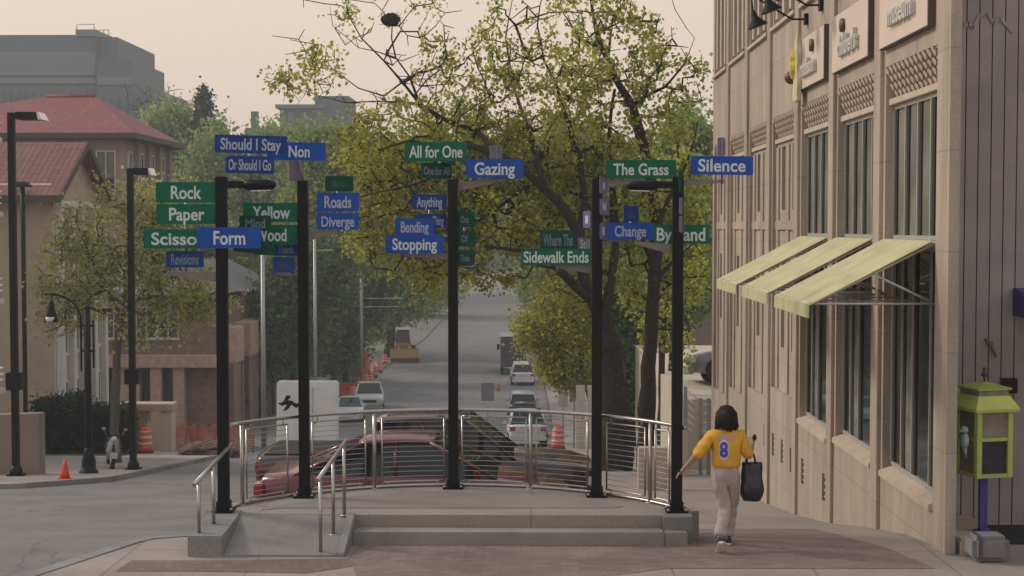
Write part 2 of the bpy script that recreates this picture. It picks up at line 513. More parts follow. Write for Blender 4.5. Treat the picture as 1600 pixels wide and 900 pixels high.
drape('brick_band', [g2(*p) for p in [(205, 876), (345, 876), (545, 873), (560, 884), (480, 896), (300, 893), (180, 893)]], .004, BANDB)
# kerb stones at the edge of the left pavement and the plaza
def kerb(pts, wdt=.16):
    m = MB()
    for (a, b) in zip(pts[:-1], pts[1:]):
        a = Vector((a[0], a[1], 0)); b = Vector((b[0], b[1], 0)); L = (b - a).length; n = max(1, int(L / 2.4))
        d = (b - a).normalized(); s = Vector((-d.y, d.x, 0)) * wdt
        for i in range(n):
            p = a + (b - a) * (i / n); q = a + (b - a) * ((i + 1) / n) - d * .012
            v = []
            for dz in (-.16, .012):
                for c in (p - s * .03, q - s * .03, q + s, p + s): v.append((c.x, c.y, TZ(c.y) + dz))
            m.hexa(v)
    o = m.build('kerb', CURBC); o['kind'] = 'structure'
kerb([(-12.2, 35.2), (KL, 38), (KL, 55), (-11.6, 62)])
kerb([g2(-60, 925), g2(30, 901), g2(120, 872), g2(200, 846), g2(230, 840), g2(300, 836)][::-1])

# ------------------------------------------------------------------ platform with steps and ramp
CX, CY, RAD, ZP = -.94, 15.9, 2.953, .27
def arc(r, a0, a1, n): return [(CX + r * math.sin(a0 + (a1 - a0) * i / n), CY + r * math.cos(a0 + (a1 - a0) * i / n)) for i in range(n + 1)]
A0, A1 = R(-63.5), R(63.5)
plat = thing('stepped_platform', 'raised half round concrete platform with two steps and a side ramp', 'platform', (CX, 17.0, 0))
m = MB()
top = [(-2.1, 17.06)] + [(-3.42, 17.1)] + arc(RAD + .33, A0, A1, 30) + [(1.75, 17.06)]
m.prism([(x, y, -.95) for x, y in top], (0, 0, .95 + ZP)).build('deck', PLATC, plat, bevel=.012)
m = MB()
m.box((-2.06, 16.76, -.2), (1.53, 17.055, .13))
m.box((1.533, 16.76, -.2), (1.80, 16.94, .128))
m.build('step', RAMPC, plat, bevel=.012)
MB().box((1.535, 16.95, -.2), (1.885, 17.5, ZP + .004)).build('plinth', CURBC, plat, bevel=.012)
m = MB().prism([(x, y, ZP + .003) for x, y in [(-2.9, 17.45)] + arc(RAD - .28, R(-58), R(50), 24) + [(1.0, 17.5)]], (0, 0, .003)); m.build('deck_inlay', INLAY, plat)
# ramp
xa0, xa1, xb0, xb1 = -3.40, -2.17, -3.40, -2.15
m = MB().hexa([(xa0, 16.12, -.2), (xa1, 16.12, -.2), (xb1, 17.1, -.2), (xb0, 17.1, -.2), (xa0, 16.12, .006), (xa1, 16.12, .006), (xb1, 17.1, ZP - .002), (xb0, 17.1, ZP - .002)])
m.build('ramp', RAMPC, plat)
m = MB().hexa([(-3.80, 16.1, -.35), (-3.403, 16.1, -.35), (-3.403, 17.25, -.35), (-3.80, 17.25, -.35), (-3.80, 16.1, .215), (-3.403, 16.1, .215), (-3.403, 17.25, ZP + .02), (-3.80, 17.25, ZP + .02)])
m.build('ramp_kerb', CURBC, plat, bevel=.015)
m = MB().hexa([(-2.168, 16.1, -.2), (-2.062, 16.1, -.2), (-2.05, 17.058, -.2), (-2.148, 17.058, -.2), (-2.168, 16.1, .02), (-2.062, 16.1, .02), (-2.05, 17.058, ZP + .03), (-2.148, 17.058, ZP + .03)])
m.build('ramp_edge', CURBC, plat, bevel=.01)

# ------------------------------------------------------------------ sign posts
POSTS = {'A': P(350, 805, 17.2), 'B': P(476, 776, 18.2), 'C': P(708.5, 764, 18.85), 'D': P(932, 772, 18.3), 'E': P(1057, 796, 17.3)}
PTOP = {'A': 276, 'B': 282, 'C': 280, 'D': 279, 'E': 276}
PLAB = {'A': 'tall black sign post on the ramp kerb with rock, paper and scissors signs',
        'B': 'black sign post carrying yellow wood and roads diverge street name signs',
        'C': 'black sign post in the middle of the railing with stopping and gazing signs',
        'D': 'black sign post with the grass, change and sidewalk ends street name signs',
        'E': 'black sign post on the right plinth with silence and by land signs and lamp arm'}
ROOT = {}
for k, p in POSTS.items():
    zb = ZP + (.02 if k == 'A' else .004)
    base = Vector((p.x, p.y, zb))
    r = thing('sign_post', PLAB[k], 'sign post', base, 'black posts of street name signs around the platform')
    ROOT[k] = r
    zt = P(350 if k == 'A' else 700, PTOP[k], p.y).z
    h = .062
    MB().box((p.x - h, p.y - h, zb + .02), (p.x + h, p.y + h, zt)).build('pole', BLACK, r, bevel=.008)
    m = MB().box((p.x - .13, p.y - .13, zb), (p.x + .13, p.y + .13, zb + .022))
    m.box((p.x - .078, p.y - .078, zb + .022), (p.x + .078, p.y + .078, zb + .12))
    m.build('base_plate', BLACK, r, bevel=.006)
    for sx in (-1, 1):
        for sy in (-1, 1): MB().lathe([(.016, 0), (.016, .02), (.008, .024)], (p.x + sx * .105, p.y + sy * .105, zb + .022), 6).build('bolt', GALV, r)

def blade(k, text, cx, cy, w, h, dD=0., mat=GREEN, yaw=0., roll=0., tw=.72, th=.62, tmat=LETTER, tx=0., label=None):
    """one street name blade centred on a pixel, at the depth of its post plus dD"""
    D = POSTS[k].y + dD
    c = P(cx, cy, D)
    sw = w * D / F / math.cos(R(yaw)); sh = h * D / F
    rot = Euler((0, R(roll), R(yaw))).to_matrix()
    ax = rot @ Vector((1, 0, 0)); up = rot @ Vector((0, 0, 1)); nr = ax.cross(up)
    pts = []; rr = .022
    for (sx, sz, a0) in ((1, 1, 0), (-1, 1, 90), (-1, -1, 180), (1, -1, 270)):
        for q in range(5):
            a = R(a0 + q * 22.5)
            pts.append(c + ax * (sx * (sw / 2 - rr) + rr * math.cos(a)) + up * (sz * (sh / 2 - rr) + rr * math.sin(a)))
    m = MB().prism([p - nr * .004 for p in pts], nr * .008)
    o = m.build('sign_blade', mat, ROOT[k])
    o['label'] = label or (('blue' if mat in (BLUE, BLUE_DARK) else 'green' if mat in (GREEN, GREEN_DARK) else 'pale') + ' street name sign' + (' reading ' + text if text else ''))
    if text:
        capw = sw * tw
        if any(ch in 'gpqyj' for ch in text): pass
        lettering(text, capw, sh * th, tmat, o, c + nr * .0045 + ax * tx * sw, ax, up, thick=.003, bold=.02)
        if min(w, h) > 19:
            for s_ in (-1, 1):
                pass
    return o

def rod(k, pts, r=.018, mat=GALV, name='mounting_rod', square=False):
    return MB().tube(pts, r, 8 if not square else 4, square=square).build(name, mat, ROOT[k])

def flatarm(k, x0, y0a, y0b, x1, y1a, y1b, D, mat=GALV, dD1=0., thick=.05, name='mounting_arm'):
    a, b, c, d = P(x0, y0b, D), P(x1, y1b, D + dD1), P(x1, y1a, D + dD1), P(x0, y0a, D)
    return MB().prism([a, b, c, d], (0, thick, 0)).build(name, mat, ROOT[k], bevel=.004)

ARMG = pm('weathered_arm', (.17, .16, .155), .5, .4, var=.15, scale=6)
# post A
blade('A', 'Rock', 291, 300.5, 96, 32, .0, GREEN, tw=.50)
blade('A', 'Paper', 292, 334.5, 96, 31, .0, GREEN, tw=.58)
blade('A', 'Scissors', 292, 373, 137, 30, -.02, GREEN, tw=.69, tx=-.062)
blade('A', 'Form', 358, 371.5, 100, 33, -.14, BLUE, tw=.50, tx=.005)
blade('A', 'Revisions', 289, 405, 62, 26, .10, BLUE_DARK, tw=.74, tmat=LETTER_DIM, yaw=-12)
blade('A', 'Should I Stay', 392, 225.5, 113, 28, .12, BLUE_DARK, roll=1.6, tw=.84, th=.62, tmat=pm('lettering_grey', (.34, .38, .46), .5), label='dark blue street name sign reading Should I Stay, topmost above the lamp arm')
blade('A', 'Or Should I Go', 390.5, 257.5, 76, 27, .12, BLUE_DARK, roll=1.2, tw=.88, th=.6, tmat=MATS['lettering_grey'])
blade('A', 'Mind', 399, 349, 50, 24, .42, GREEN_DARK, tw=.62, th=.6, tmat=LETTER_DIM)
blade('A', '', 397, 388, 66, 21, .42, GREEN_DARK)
D_ = POSTS['A'].y
rod('A', [P(291, 287, D_ + .17), P(291, 432, D_ + .17)], .02)
rod('A', [P(344, 371, D_ - .02), P(344, 371, D_ - .13)], .02)
rod('A', [P(391, 214, D_ + .15), P(391, 284, D_ + .15)], .02)
rod('A', [P(396, 338, D_ + .45), P(396, 404, D_ + .45)], .018)
flatarm('A', 260, 424, 430, 345, 425, 441, D_ + .02, ARMG)
flatarm('A', 356, 392, 400, 400, 396, 402, D_ + .05, ARMG, dD1=.38)
def lamp_arm(k, x0, x1, yt, yb, D, sgn):
    a = P(x0, (yt + yb) / 2, D); b = P(x1, (yt + yb) / 2, D)
    L = (b - a); z = L.length
    m = MB()
    m.tube([a, a + L * .35], .04, 4, square=True)
    prof = [(.32, .05, .055), (.42, .09, .066), (.6, .12, .07), (.82, .12, .066), (.95, .09, .052), (1.0, .04, .022)]
    rings = []
    for t, hw, hh in prof:
        c = a + L * t
        rings.append([c + Vector((0, hw * math.cos(R(q * 36)), (hh * .9 if math.sin(R(q * 36)) > 0 else hh) * math.sin(R(q * 36)))) for q in range(10)])
    m.rings(rings)
    o = m.build('lamp_arm', BLACK, ROOT[k])
    MB().prism([a + L * .5 + Vector((0, -.08, -.068)), a + L * .9 + Vector((0, -.06, -.060)), a + L * .9 + Vector((0, .06, -.060)), a + L * .5 + Vector((0, .08, -.068))], (0, 0, -.012)).build('lens', LAMPCLR, o)
lamp_arm('A', 357, 431, 279, 298, D_, 1)
# post B
D_ = POSTS['B'].y
blade('B', 'Yellow', 424, 332, 89, 30, -.02, GREEN, tw=.66)
blade('B', 'Wood', 420, 367, 96, 31, -.02, GREEN, tw=.52, tx=.03)
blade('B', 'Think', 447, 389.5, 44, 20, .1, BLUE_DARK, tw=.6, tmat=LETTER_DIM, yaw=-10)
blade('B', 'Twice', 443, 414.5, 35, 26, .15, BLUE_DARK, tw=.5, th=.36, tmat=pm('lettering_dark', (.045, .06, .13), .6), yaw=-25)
blade('B', 'Non', 463, 236.5, 92, 28, .05, BLUE, tw=.36, tx=.05, roll=1.0)
blade('B', '', 462, 267, 17, 32, .08, MAUVE, yaw=52, label='mauve sheet seen nearly edge on at the post top')
blade('B', 'Both', 530, 287, 43, 24, .12, GREEN_DARK, tw=.46, th=.42, tmat=pm('lettering_green_dim', (.02, .10, .07), .6), yaw=14)
blade('B', 'Roads', 528, 315.5, 66, 29, -.02, BLUE, tw=.64, tmat=MATS['lettering_grey'])
blade('B', 'Diverge', 528, 346, 66, 26, -.02, BLUE, tw=.78, th=.6, tmat=MATS['lettering_grey'])
rod('B', [P(424, 318, D_ + .02), P(424, 386, D_ + .02)], .02)
rod('B', [P(446, 380, D_ + .22), P(446, 428, D_ + .22)], .016)
rod('B', [P(528, 280, D_ + .17), P(528, 366, D_ + .17)], .02)
rod('B', [P(466, 226, D_ + .09), P(474, 292, D_ + .02)], .02, MAUVE)
flatarm('B', 483, 362, 376, 524, 360, 365, D_ + .0, ARMG)
flatarm('B', 400, 322, 327, 470, 322, 330, D_ + .03, ARMG)
flatarm('B', 430, 426, 430, 470, 425, 432, D_ + .1, ARMG)
# post C
D_ = POSTS['C'].y
blade('C', 'All for One', 681, 237, 97, 30, .1, GREEN, tw=.86, th=.6)
blade('C', 'One for All', 682, 267, 46, 24, .2, GREEN_DARK, tw=.84, th=.5, tmat=LETTER_DIM, yaw=30)
blade('C', 'Gazing', 773, 263.5, 90, 30, -.05, BLUE, tw=.70, tmat=LETTER)
blade('C', '', 775, 238, 19, 22, .0, MAUVE, yaw=40, label='mauve back of a small sign above the gazing sign')
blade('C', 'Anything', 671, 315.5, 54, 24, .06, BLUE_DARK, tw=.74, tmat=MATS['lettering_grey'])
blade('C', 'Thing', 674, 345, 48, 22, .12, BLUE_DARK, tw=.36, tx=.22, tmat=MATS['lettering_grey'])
blade('C', 'Bending', 648, 354.5, 62, 27, -.05, BLUE, tw=.70, tmat=MATS['lettering_grey'])
blade('C', 'Stopping', 648, 381.5, 92, 29, -.08, BLUE, tw=.76, th=.6)
for i, (t, y) in enumerate((('Out', 343), ('Of', 373), ('Time', 403))):
    blade('C', t, 726, y, 31, 24, .05, GREEN_DARK, tw=(.42, .34, .46)[i], th=.42, tmat=LETTER_DIM, yaw=8)
rod('C', [P(726, 333, D_ + .12), P(726, 416, D_ + .12)], .016)
rod('C', [P(671, 306, D_ + .17), P(671, 402, D_ + .17)], .016)
rod('C', [P(648, 342, D_ + .0), P(648, 402, D_ + .0)], .016)
rod('C', [P(683, 226, D_ + .32), P(694, 300, D_ + .3)], .018)
rod('C', [P(775, 228, D_ + .0), P(775, 290, D_ + .0)], .016, MAUVE)
flatarm('C', 714, 285, 299, 792, 276, 282, D_ + .02, ARMG)
flatarm('C', 632, 397, 401, 702, 396, 406, D_ + .0, ARMG)
flatarm('C', 712, 412, 418, 742, 413, 417, D_ + .06, ARMG)
# post D
D_ = POSTS['D'].y
blade('D', 'The Grass', 1001.5, 264.5, 110, 29, -.02, GREEN, tw=.78, th=.6)
blade('D', 'Change', 985, 361, 74, 26, -.05, BLUE, tw=.66, tmat=MATS['lettering_grey'])
blade('D', 'Sea', 986, 336, 24, 28, .12, BLUE_DARK, tw=.5, th=.4, tmat=MATS['lettering_dark'], yaw=35)
blade('D', 'Where The', 872, 375, 56, 30, .06, GREEN_DARK, tw=.82, th=.6, tmat=LETTER_DIM)
blade('D', 'Sidewalk Ends', 869, 401.5, 110, 26, -.03, GREEN, tw=.92, th=.66, tmat=LETTER)
blade('D', 'Still', 914, 381, 22, 20, .1, MAUVE, tw=.7, th=.7, tmat=LETTER, yaw=20)
lilac = pm('sign_lilac', (.13, .115, .24), .5, var=.1)
for (x, y, t, w_, h_) in ((943, 291, 'V', 13, 24), (944, 323, 'N', 14, 26), (943, 361, 'B', 12, 26), (917, 343, 'I', 11, 26)):
    blade('D', t, x, y, w_, h_, -.03, lilac, tw=.35, th=.45, tmat=LETTER, yaw=48 if x > 930 else -48)
rod('D', [P(985, 346, D_), P(985, 380, D_)], .016)
rod('D', [P(871, 364, D_ + .12), P(871, 424, D_ + .12)], .016)
flatarm('D', 940, 283, 295, 1000, 279, 284, D_ + .02, ARMG)
flatarm('D', 872, 413, 419, 926, 414, 428, D_ + .02, ARMG)
flatarm('D', 936, 373, 379, 990, 374, 377, D_ + .03, ARMG)
# post E
D_ = POSTS['E'].y
lamp_arm('E', 1050, 978, 280, 298, D_, -1)
blade('E', 'Silence', 1128, 258.5, 97, 29, -.03, BLUE, tw=.76, th=.64, roll=.6)
blade('E', '', 1127, 229, 13, 28, .03, MAUVE, yaw=30, label='mauve back of a small sign above the silence sign')
blade('E', 'By Land', 1064, 366, 88, 30, .09, GREEN, tw=.86, th=.66)
blade('E', '', 1064, 284, 9, 34, -.08, GREEN_DARK, yaw=62, label='dark green sign seen nearly edge on at the post top')
for y in (322, 350):
    blade('E', '', 1065, y, 9, 26, -.08, MAUVE, yaw=62, label='pale sign seen edge on against the post')
rod('E', [P(1128, 218, D_ + .02), P(1128, 288, D_ + .02)], .016, MAUVE)
flatarm('E', 1064, 280, 291, 1132, 281, 285, D_ + .02, ARMG)
flatarm('E', 992, 377, 382, 1052, 382, 398, D_ + .05, ARMG)

# ------------------------------------------------------------------ curved railing
rail = thing('curved_railing', 'curved stainless steel railing with horizontal cables round the back of the platform', 'railing', (CX, CY + RAD, ZP))
RR = RAD + .13
HT = P(708, 640, CY + RR).z; HB = P(708, 757, CY + RR).z
def ang(px):
    lo, hi = R(-80), R(80)
    for _ in range(40):
        mid = (lo + hi) / 2; x = CX + RR * math.sin(mid); y = CY + RR * math.cos(mid)
        q = CAMROT.transposed() @ (Vector((x, y, 1)) - cam.location)
        if 800 + F * q.x / -q.z < px: lo = mid
        else: hi = mid
    return lo
AL = ang(361)
m = MB(); m.tube([(x, y, HT) for x, y in arc(RR, AL, R(64), 48)], .024, 10); m.build('top_rail', STEEL, rail)
m = MB(); m.tube([(x, y, HB) for x, y in arc(RR, AL, R(64), 48)], .02, 8); m.build('bottom_rail', STEEL, rail)
posts_px = [378, 585, 829, 1016]
for px in posts_px:
    a = ang(px); x, y = CX + RR * math.sin(a), CY + RR * math.cos(a)
    m = MB().tube([(x, y, ZP), (x, y, HT - .02)], .024, 8); m.lathe([(.06, 0), (.06, .012)], (x, y, ZP), 12)
    m.build('rail_post', STEEL, rail)
panels = [(385, 449), (488, 571), (597, 694), (722, 822), (838, 918), (948, 1008), (1024, 1046)]
for a, b in panels:
    aa, ab = ang(a), ang(b); r2 = RR
    m = MB()
    zt, zb = HT - .085, HB + .055
    n = 8
    for z in (zt, zb): m.tube([(CX + r2 * math.sin(aa + (ab - aa) * i / n), CY + r2 * math.cos(aa + (ab - aa) * i / n), z) for i in range(n + 1)], .011, 6)
    for q in (aa, ab): m.tube([(CX + r2 * math.sin(q), CY + r2 * math.cos(q), zb), (CX + r2 * math.sin(q), CY + r2 * math.cos(q), zt)], .012, 6)
    for q in (aa + .1 * (ab - aa), ab - .1 * (ab - aa)):
        m.tube([(CX + r2 * math.sin(q), CY + r2 * math.cos(q), zt), (CX + r2 * math.sin(q), CY + r2 * math.cos(q), HT)], .008, 6)
        m.tube([(CX + r2 * math.sin(q), CY + r2 * math.cos(q), HB), (CX + r2 * math.sin(q), CY + r2 * math.cos(q), zb)], .008, 6)
    fr = m.build('rail_panel', STEEL, rail)
    m = MB()
    for j in range(1, 13):
        z = zb + (zt - zb) * j / 13
        m.tube([(CX + r2 * math.sin(aa + (ab - aa) * i / n), CY + r2 * math.cos(aa + (ab - aa) * i / n), z) for i in range(n + 1)], .0042, 5, caps=False)
    m.build('cable', GALV, fr)
# ramp handrails
def handrail(label, top, bases):
    Ds = [b[2] for b in bases]
    r0 = P(bases[0][0], bases[0][1], bases[0][2])
    t = thing('handrail', label, 'handrail', r0, 'sloping steel handrails beside the ramp')
    pts = [P(x, y, d) for x, y, d in top]
    MB().tube(pts, .024, 10).build('rail', STEEL, t)
    for (x, y, d) in bases:
        b = P(x, y, d); f = (d - top[0][2]) / (top[-1][2] - top[0][2]); z = pts[0].z + (pts[-1].z - pts[0].z) * f
        m = MB().tube([b, (b.x, b.y, z)], .02, 8); m.lathe([(.045, 0), (.045, .012)], b, 10)
        m.build('rail_post', STEEL, t)
handrail('sloping steel handrail on the left kerb of the ramp', [(303, 758, 16.15), (362, 694, 17.25)], [(311, 841, 16.25), (334, 824, 16.62)])
handrail('sloping steel handrail with three posts between the ramp and the steps', [(496, 751, 16.12), (541, 688, 17.1)], [(501, 869, 16.2), (521, 836, 16.62), (538, 806, 17.05)])

# ================================================================== MUSEUM BUILDING
W = 4.6
STONE = bpy.data.materials.new('sandstone'); STONE.use_nodes = True
n, l, b = nodes_of(STONE)
gg = n.new('ShaderNodeNewGeometry'); mp0 = n.new('ShaderNodeMapping'); mp0.inputs['Scale'].default_value = (1, 1.3, .22)
l.new(gg.outputs['Position'], mp0.inputs['Vector'])
t1 = n.new('ShaderNodeTexNoise'); t1.inputs['Scale'].default_value = 1.6; t1.inputs['Detail'].default_value = 9; t1.inputs['Roughness'].default_value = .62
l.new(mp0.outputs[0], t1.inputs['Vector'])
cr = n.new('ShaderNodeValToRGB'); cr.color_ramp.elements[0].position = .3; cr.color_ramp.elements[0].color = (.31, .252, .205, 1)
cr.color_ramp.elements[1].position = .72; cr.color_ramp.elements[1].color = (.47, .385, .31, 1)
l.new(t1.outputs['Fac'], cr.inputs['Fac'])
t2 = n.new('ShaderNodeTexNoise'); t2.inputs['Scale'].default_value = 30; t2.inputs['Detail'].default_value = 6; l.new(gg.outputs['Position'], t2.inputs['Vector'])
mr = n.new('ShaderNodeMapRange'); mr.inputs[1].default_value = .3; mr.inputs[2].default_value = .7; mr.inputs[3].default_value = .9; mr.inputs[4].default_value = 1.08
l.new(t2.outputs['Fac'], mr.inputs[0])
mu = n.new('ShaderNodeMix'); mu.data_type = 'RGBA'; mu.blend_type = 'MULTIPLY'; mu.inputs[0].default_value = 1
l.new(cr.outputs['Color'], mu.inputs[6]); l.new(mr.outputs[0], mu.inputs[7])
# slab joints: vertical every 1.49 m, horizontal every 1.1 m
bt = n.new('ShaderNodeTexBrick'); bt.offset = 0; bt.inputs['Scale'].default_value = 1
bt.inputs['Brick Width'].default_value = 1.49; bt.inputs['Row Height'].default_value = 1.12; bt.inputs['Mortar Size'].default_value = .006
bt.inputs['Color1'].default_value = (1, 1, 1, 1); bt.inputs['Color2'].default_value = (.9, .9, .9, 1); bt.inputs['Mortar'].default_value = (.6, .58, .56, 1)
sx = n.new('ShaderNodeSeparateXYZ'); cx_ = n.new('ShaderNodeCombineXYZ'); l.new(gg.outputs['Position'], sx.inputs[0])
l.new(sx.outputs['Y'], cx_.inputs['X']); l.new(sx.outputs['Z'], cx_.inputs['Y']); l.new(cx_.outputs[0], bt.inputs['Vector'])
m2 = n.new('ShaderNodeMix'); m2.data_type = 'RGBA'; m2.blend_type = 'MULTIPLY'; m2.inputs[0].default_value = .8
l.new(mu.outputs[2], m2.inputs[6]); l.new(bt.outputs['Color'], m2.inputs[7])
# narrow dark water streaks and blotches of weathering
mpS = n.new('ShaderNodeMapping'); mpS.inputs['Scale'].default_value = (1, 1.5, .22); l.new(gg.outputs['Position'], mpS.inputs['Vector'])
tS = n.new('ShaderNodeTexNoise'); tS.inputs['Scale'].default_value = 2.2; tS.inputs['Detail'].default_value = 10; tS.inputs['Roughness'].default_value = .7; l.new(mpS.outputs[0], tS.inputs['Vector'])
mrS = n.new('ShaderNodeMapRange'); mrS.inputs[1].default_value = .48; mrS.inputs[2].default_value = .70; mrS.inputs[3].default_value = 1.0; mrS.inputs[4].default_value = .76; l.new(tS.outputs['Fac'], mrS.inputs[0])
m3 = n.new('ShaderNodeMix'); m3.data_type = 'RGBA'; m3.blend_type = 'MULTIPLY'; m3.inputs[0].default_value = 1
l.new(m2.outputs[2], m3.inputs[6]); l.new(mrS.outputs[0], m3.inputs[7]); l.new(m3.outputs[2], b.inputs['Base Color'])
b.inputs['Roughness'].default_value = .8
bp = n.new('ShaderNodeBump'); bp.inputs['Strength'].default_value = .3; bp.inputs['Distance'].default_value = .01
l.new(t2.outputs['Fac'], bp.inputs['Height']); l.new(bp.outputs['Normal'], b.inputs['Normal'])
TRIM = pm('stone_trim', (.46, .38, .30), .75, var=.1, scale=4, world=True)
CLAD = pm('ribbed_cladding', (.27, .25, .252), .55, .0, var=.2, scale=1.2, bump=.1, bscale=30, world=True)
LATT = pm('lattice_plaster', (.36, .285, .225), .8, var=.12, scale=5, world=True)
PANELM = pm('sign_panel', (.60, .50, .42), .5, var=.05, scale=2)
PANELS = pm('sign_panel_side', (.07, .05, .045), .6, var=.1)
AWN = pm('awning_canvas', (.44, .42, .235), .8, var=.14, scale=3, bump=.15, bscale=25)

mus = thing('museum_building', 'tan stone museum building on the right with pale green awnings', 'building', (W, 26.5, -1.5))
ZC = CAMZ
bays = [(16.82 + 2.98 * k, 19.24 + 2.98 * k) for k in range(7)]
Y0, Y1, ZB, ZTOP = 16.3, 37.45, -3.6, 10.2
opens = []      # (y0, y1, z0, z1)
for k, (a, c) in enumerate(bays):
    if k < 3:
        opens.append((a, c, (-3.2 if k < 2 else -3.3) + ZC, 2.07 + ZC))
    else:
        opens.append((a, c, -3.05 + ZC - .33 * (k - 3), 2.07 + ZC))
    if k >= 2: opens.append((a, c, 3.80 + ZC, 6.1 + ZC))
vents = []
for (px, py) in ((1196, 681), (1209, 695), (1223, 706), (1237.5, 720), (1255.5, 737), (1289, 762)):
    D = W * F / (px - 830); z = P(px, py, D).z
    vents.append((D - .14, D + .14, z - .22, z + .22))
def wall_grid(m, X, y0, y1, z0, z1, ops, depth):
    ys = sorted({y0, y1, *[o[0] for o in ops], *[o[1] for o in ops]}); zs = sorted({z0, z1, *[o[2] for o in ops], *[o[3] for o in ops]})
    ys = [y for y in ys if y0 <= y <= y1]; zs = [z for z in zs if z0 <= z <= z1]
    inside = lambda y, z: any(o[0] < y < o[1] and o[2] < z < o[3] for o in ops)
    for a, c in zip(ys[:-1], ys[1:]):
        for e, f in zip(zs[:-1], zs[1:]):
            if not inside((a + c) / 2, (e + f) / 2):
                m.quad((X, a, e), (X, c, e), (X, c, f), (X, a, f))
    for (a, c, e, f) in ops:
        m.quad((X, a, e), (X + depth, a, e), (X + depth, a, f), (X, a, f))
        m.quad((X, c, e), (X + depth, c, e), (X + depth, c, f), (X, c, f))
        m.quad((X, a, e), (X, c, e), (X + depth, c, e), (X + depth, a, e))
        m.quad((X, a, f), (X, c, f), (X + depth, c, f), (X + depth, a, f))
YC = 17.9
m = MB()
wall_grid(m, W, Y0, Y1, ZB, ZTOP, opens + vents, .165)
m.quad((W, Y1, ZB), (14, Y1, ZB), (14, Y1, ZTOP), (W, Y1, ZTOP))
m.quad((W, Y0, ZTOP), (14, Y0, ZTOP), (14, Y1, ZTOP), (W, Y1, ZTOP))
m.quad((W, Y0, ZB), (W + .12, Y0, ZB), (W + .12, Y0, ZTOP), (W, Y0, ZTOP))
m.quad((W + .12, Y0, ZB), (W + .12, Y0 + .4, ZB), (W + .12, Y0 + .4, ZTOP), (W + .12, Y0, ZTOP)); m.quad((W + .12, Y0 + .4, ZB), (W + .17, Y0 + .4, ZB), (W + .17, Y0 + .4, ZTOP), (W + .12, Y0 + .4, ZTOP)); m.quad((W + .17, Y0 + .4, ZB), (W + .17, YC + .3, ZB), (W + .17, YC + .3, ZTOP), (W + .17, Y0 + .4, ZTOP))
m.build('wall', STONE, mus)
# piers: slight projections between bays
m = MB()
for k in range(6):
    yc = bays[k][1]; m.box((W - .05, yc + .1, ZB), (W + .01, yc + .48, ZTOP))
m.build('pier', STONE, mus, bevel=.01)
for v in vents:
    m = MB(); m.box((W + .2, v[0], v[2]), (W + .21, v[1], v[3]))
    o = m.build('vent', DARK, mus)
    m = MB()
    for i in range(4):
        z = v[2] + .05 + i * .105
        m.hexa([(W + .03, v[0] + .01, z), (W + .19, v[0] + .01, z + .05), (W + .19, v[1] - .01, z + .05), (W + .03, v[1] - .01, z), (W + .03, v[0] + .01, z + .02), (W + .19, v[0] + .01, z + .07), (W + .19, v[1] - .01, z + .07), (W + .03, v[1] - .01, z + .02)])
    m.build('louver', TRIM, o)
def lattice(k):
    a, c = bays[k]
    zt, zb, dp = 2.065 + ZC, 1.66 + ZC, .145
    o = MB().prism([(W + .012, a, zt), (W + .012, c, zt), (W + dp, c, zb), (W + dp, a, zb)], (.02, 0, .02)).build('lattice_shade_backing', PANELS, mus)  # backing coloured dark to paint the shade inside the lattice holes
    m = MB(); H = zt - zb
    def pt(y, s, out): return Vector((W + .012 + (dp - .012) * s, y, zt - H * s)) + Vector((-.82, 0, -.55)) * out
    step = .2; y = a - H
    for sg in (1, -1):
        y = a - .6
        while y < c + .6:
            s0, s1 = 0., 1.
            pa, pb = (y, s0), (y + sg * .42, s1)
            # clip to the bay
            def clip(p, q):
                (ya, sa), (yb, sb) = p, q
                for lim, keep in ((a + .01, 1), (c - .01, -1)):
                    if (ya - lim) * keep < 0 and (yb - lim) * keep < 0: return None
                    if (ya - lim) * keep < 0: t = (lim - ya) / (yb - ya); ya, sa = lim, sa + (sb - sa) * t
                    elif (yb - lim) * keep < 0: t = (lim - yb) / (ya - yb); yb, sb = lim, sb + (sa - sb) * t
                return (ya, sa), (yb, sb)
            r_ = clip(pa, pb)
            if r_ and abs(r_[0][1] - r_[1][1]) > .05:
                (ya, sa), (yb, sb) = r_
                m.tube([pt(ya, sa, .016 + (.002 if sg > 0 else 0)), pt(yb, sb, .016 + (.002 if sg > 0 else 0))], .022, 4, square=True)
            y += step
    m.build('lattice', LATT, o)
    m = MB().box((W + .04, a + .003, zb - .085), (W + .16, c - .003, zb - .004)); m.build('lintel', TRIM, mus, bevel=.005)
for k in range(7): lattice(k)
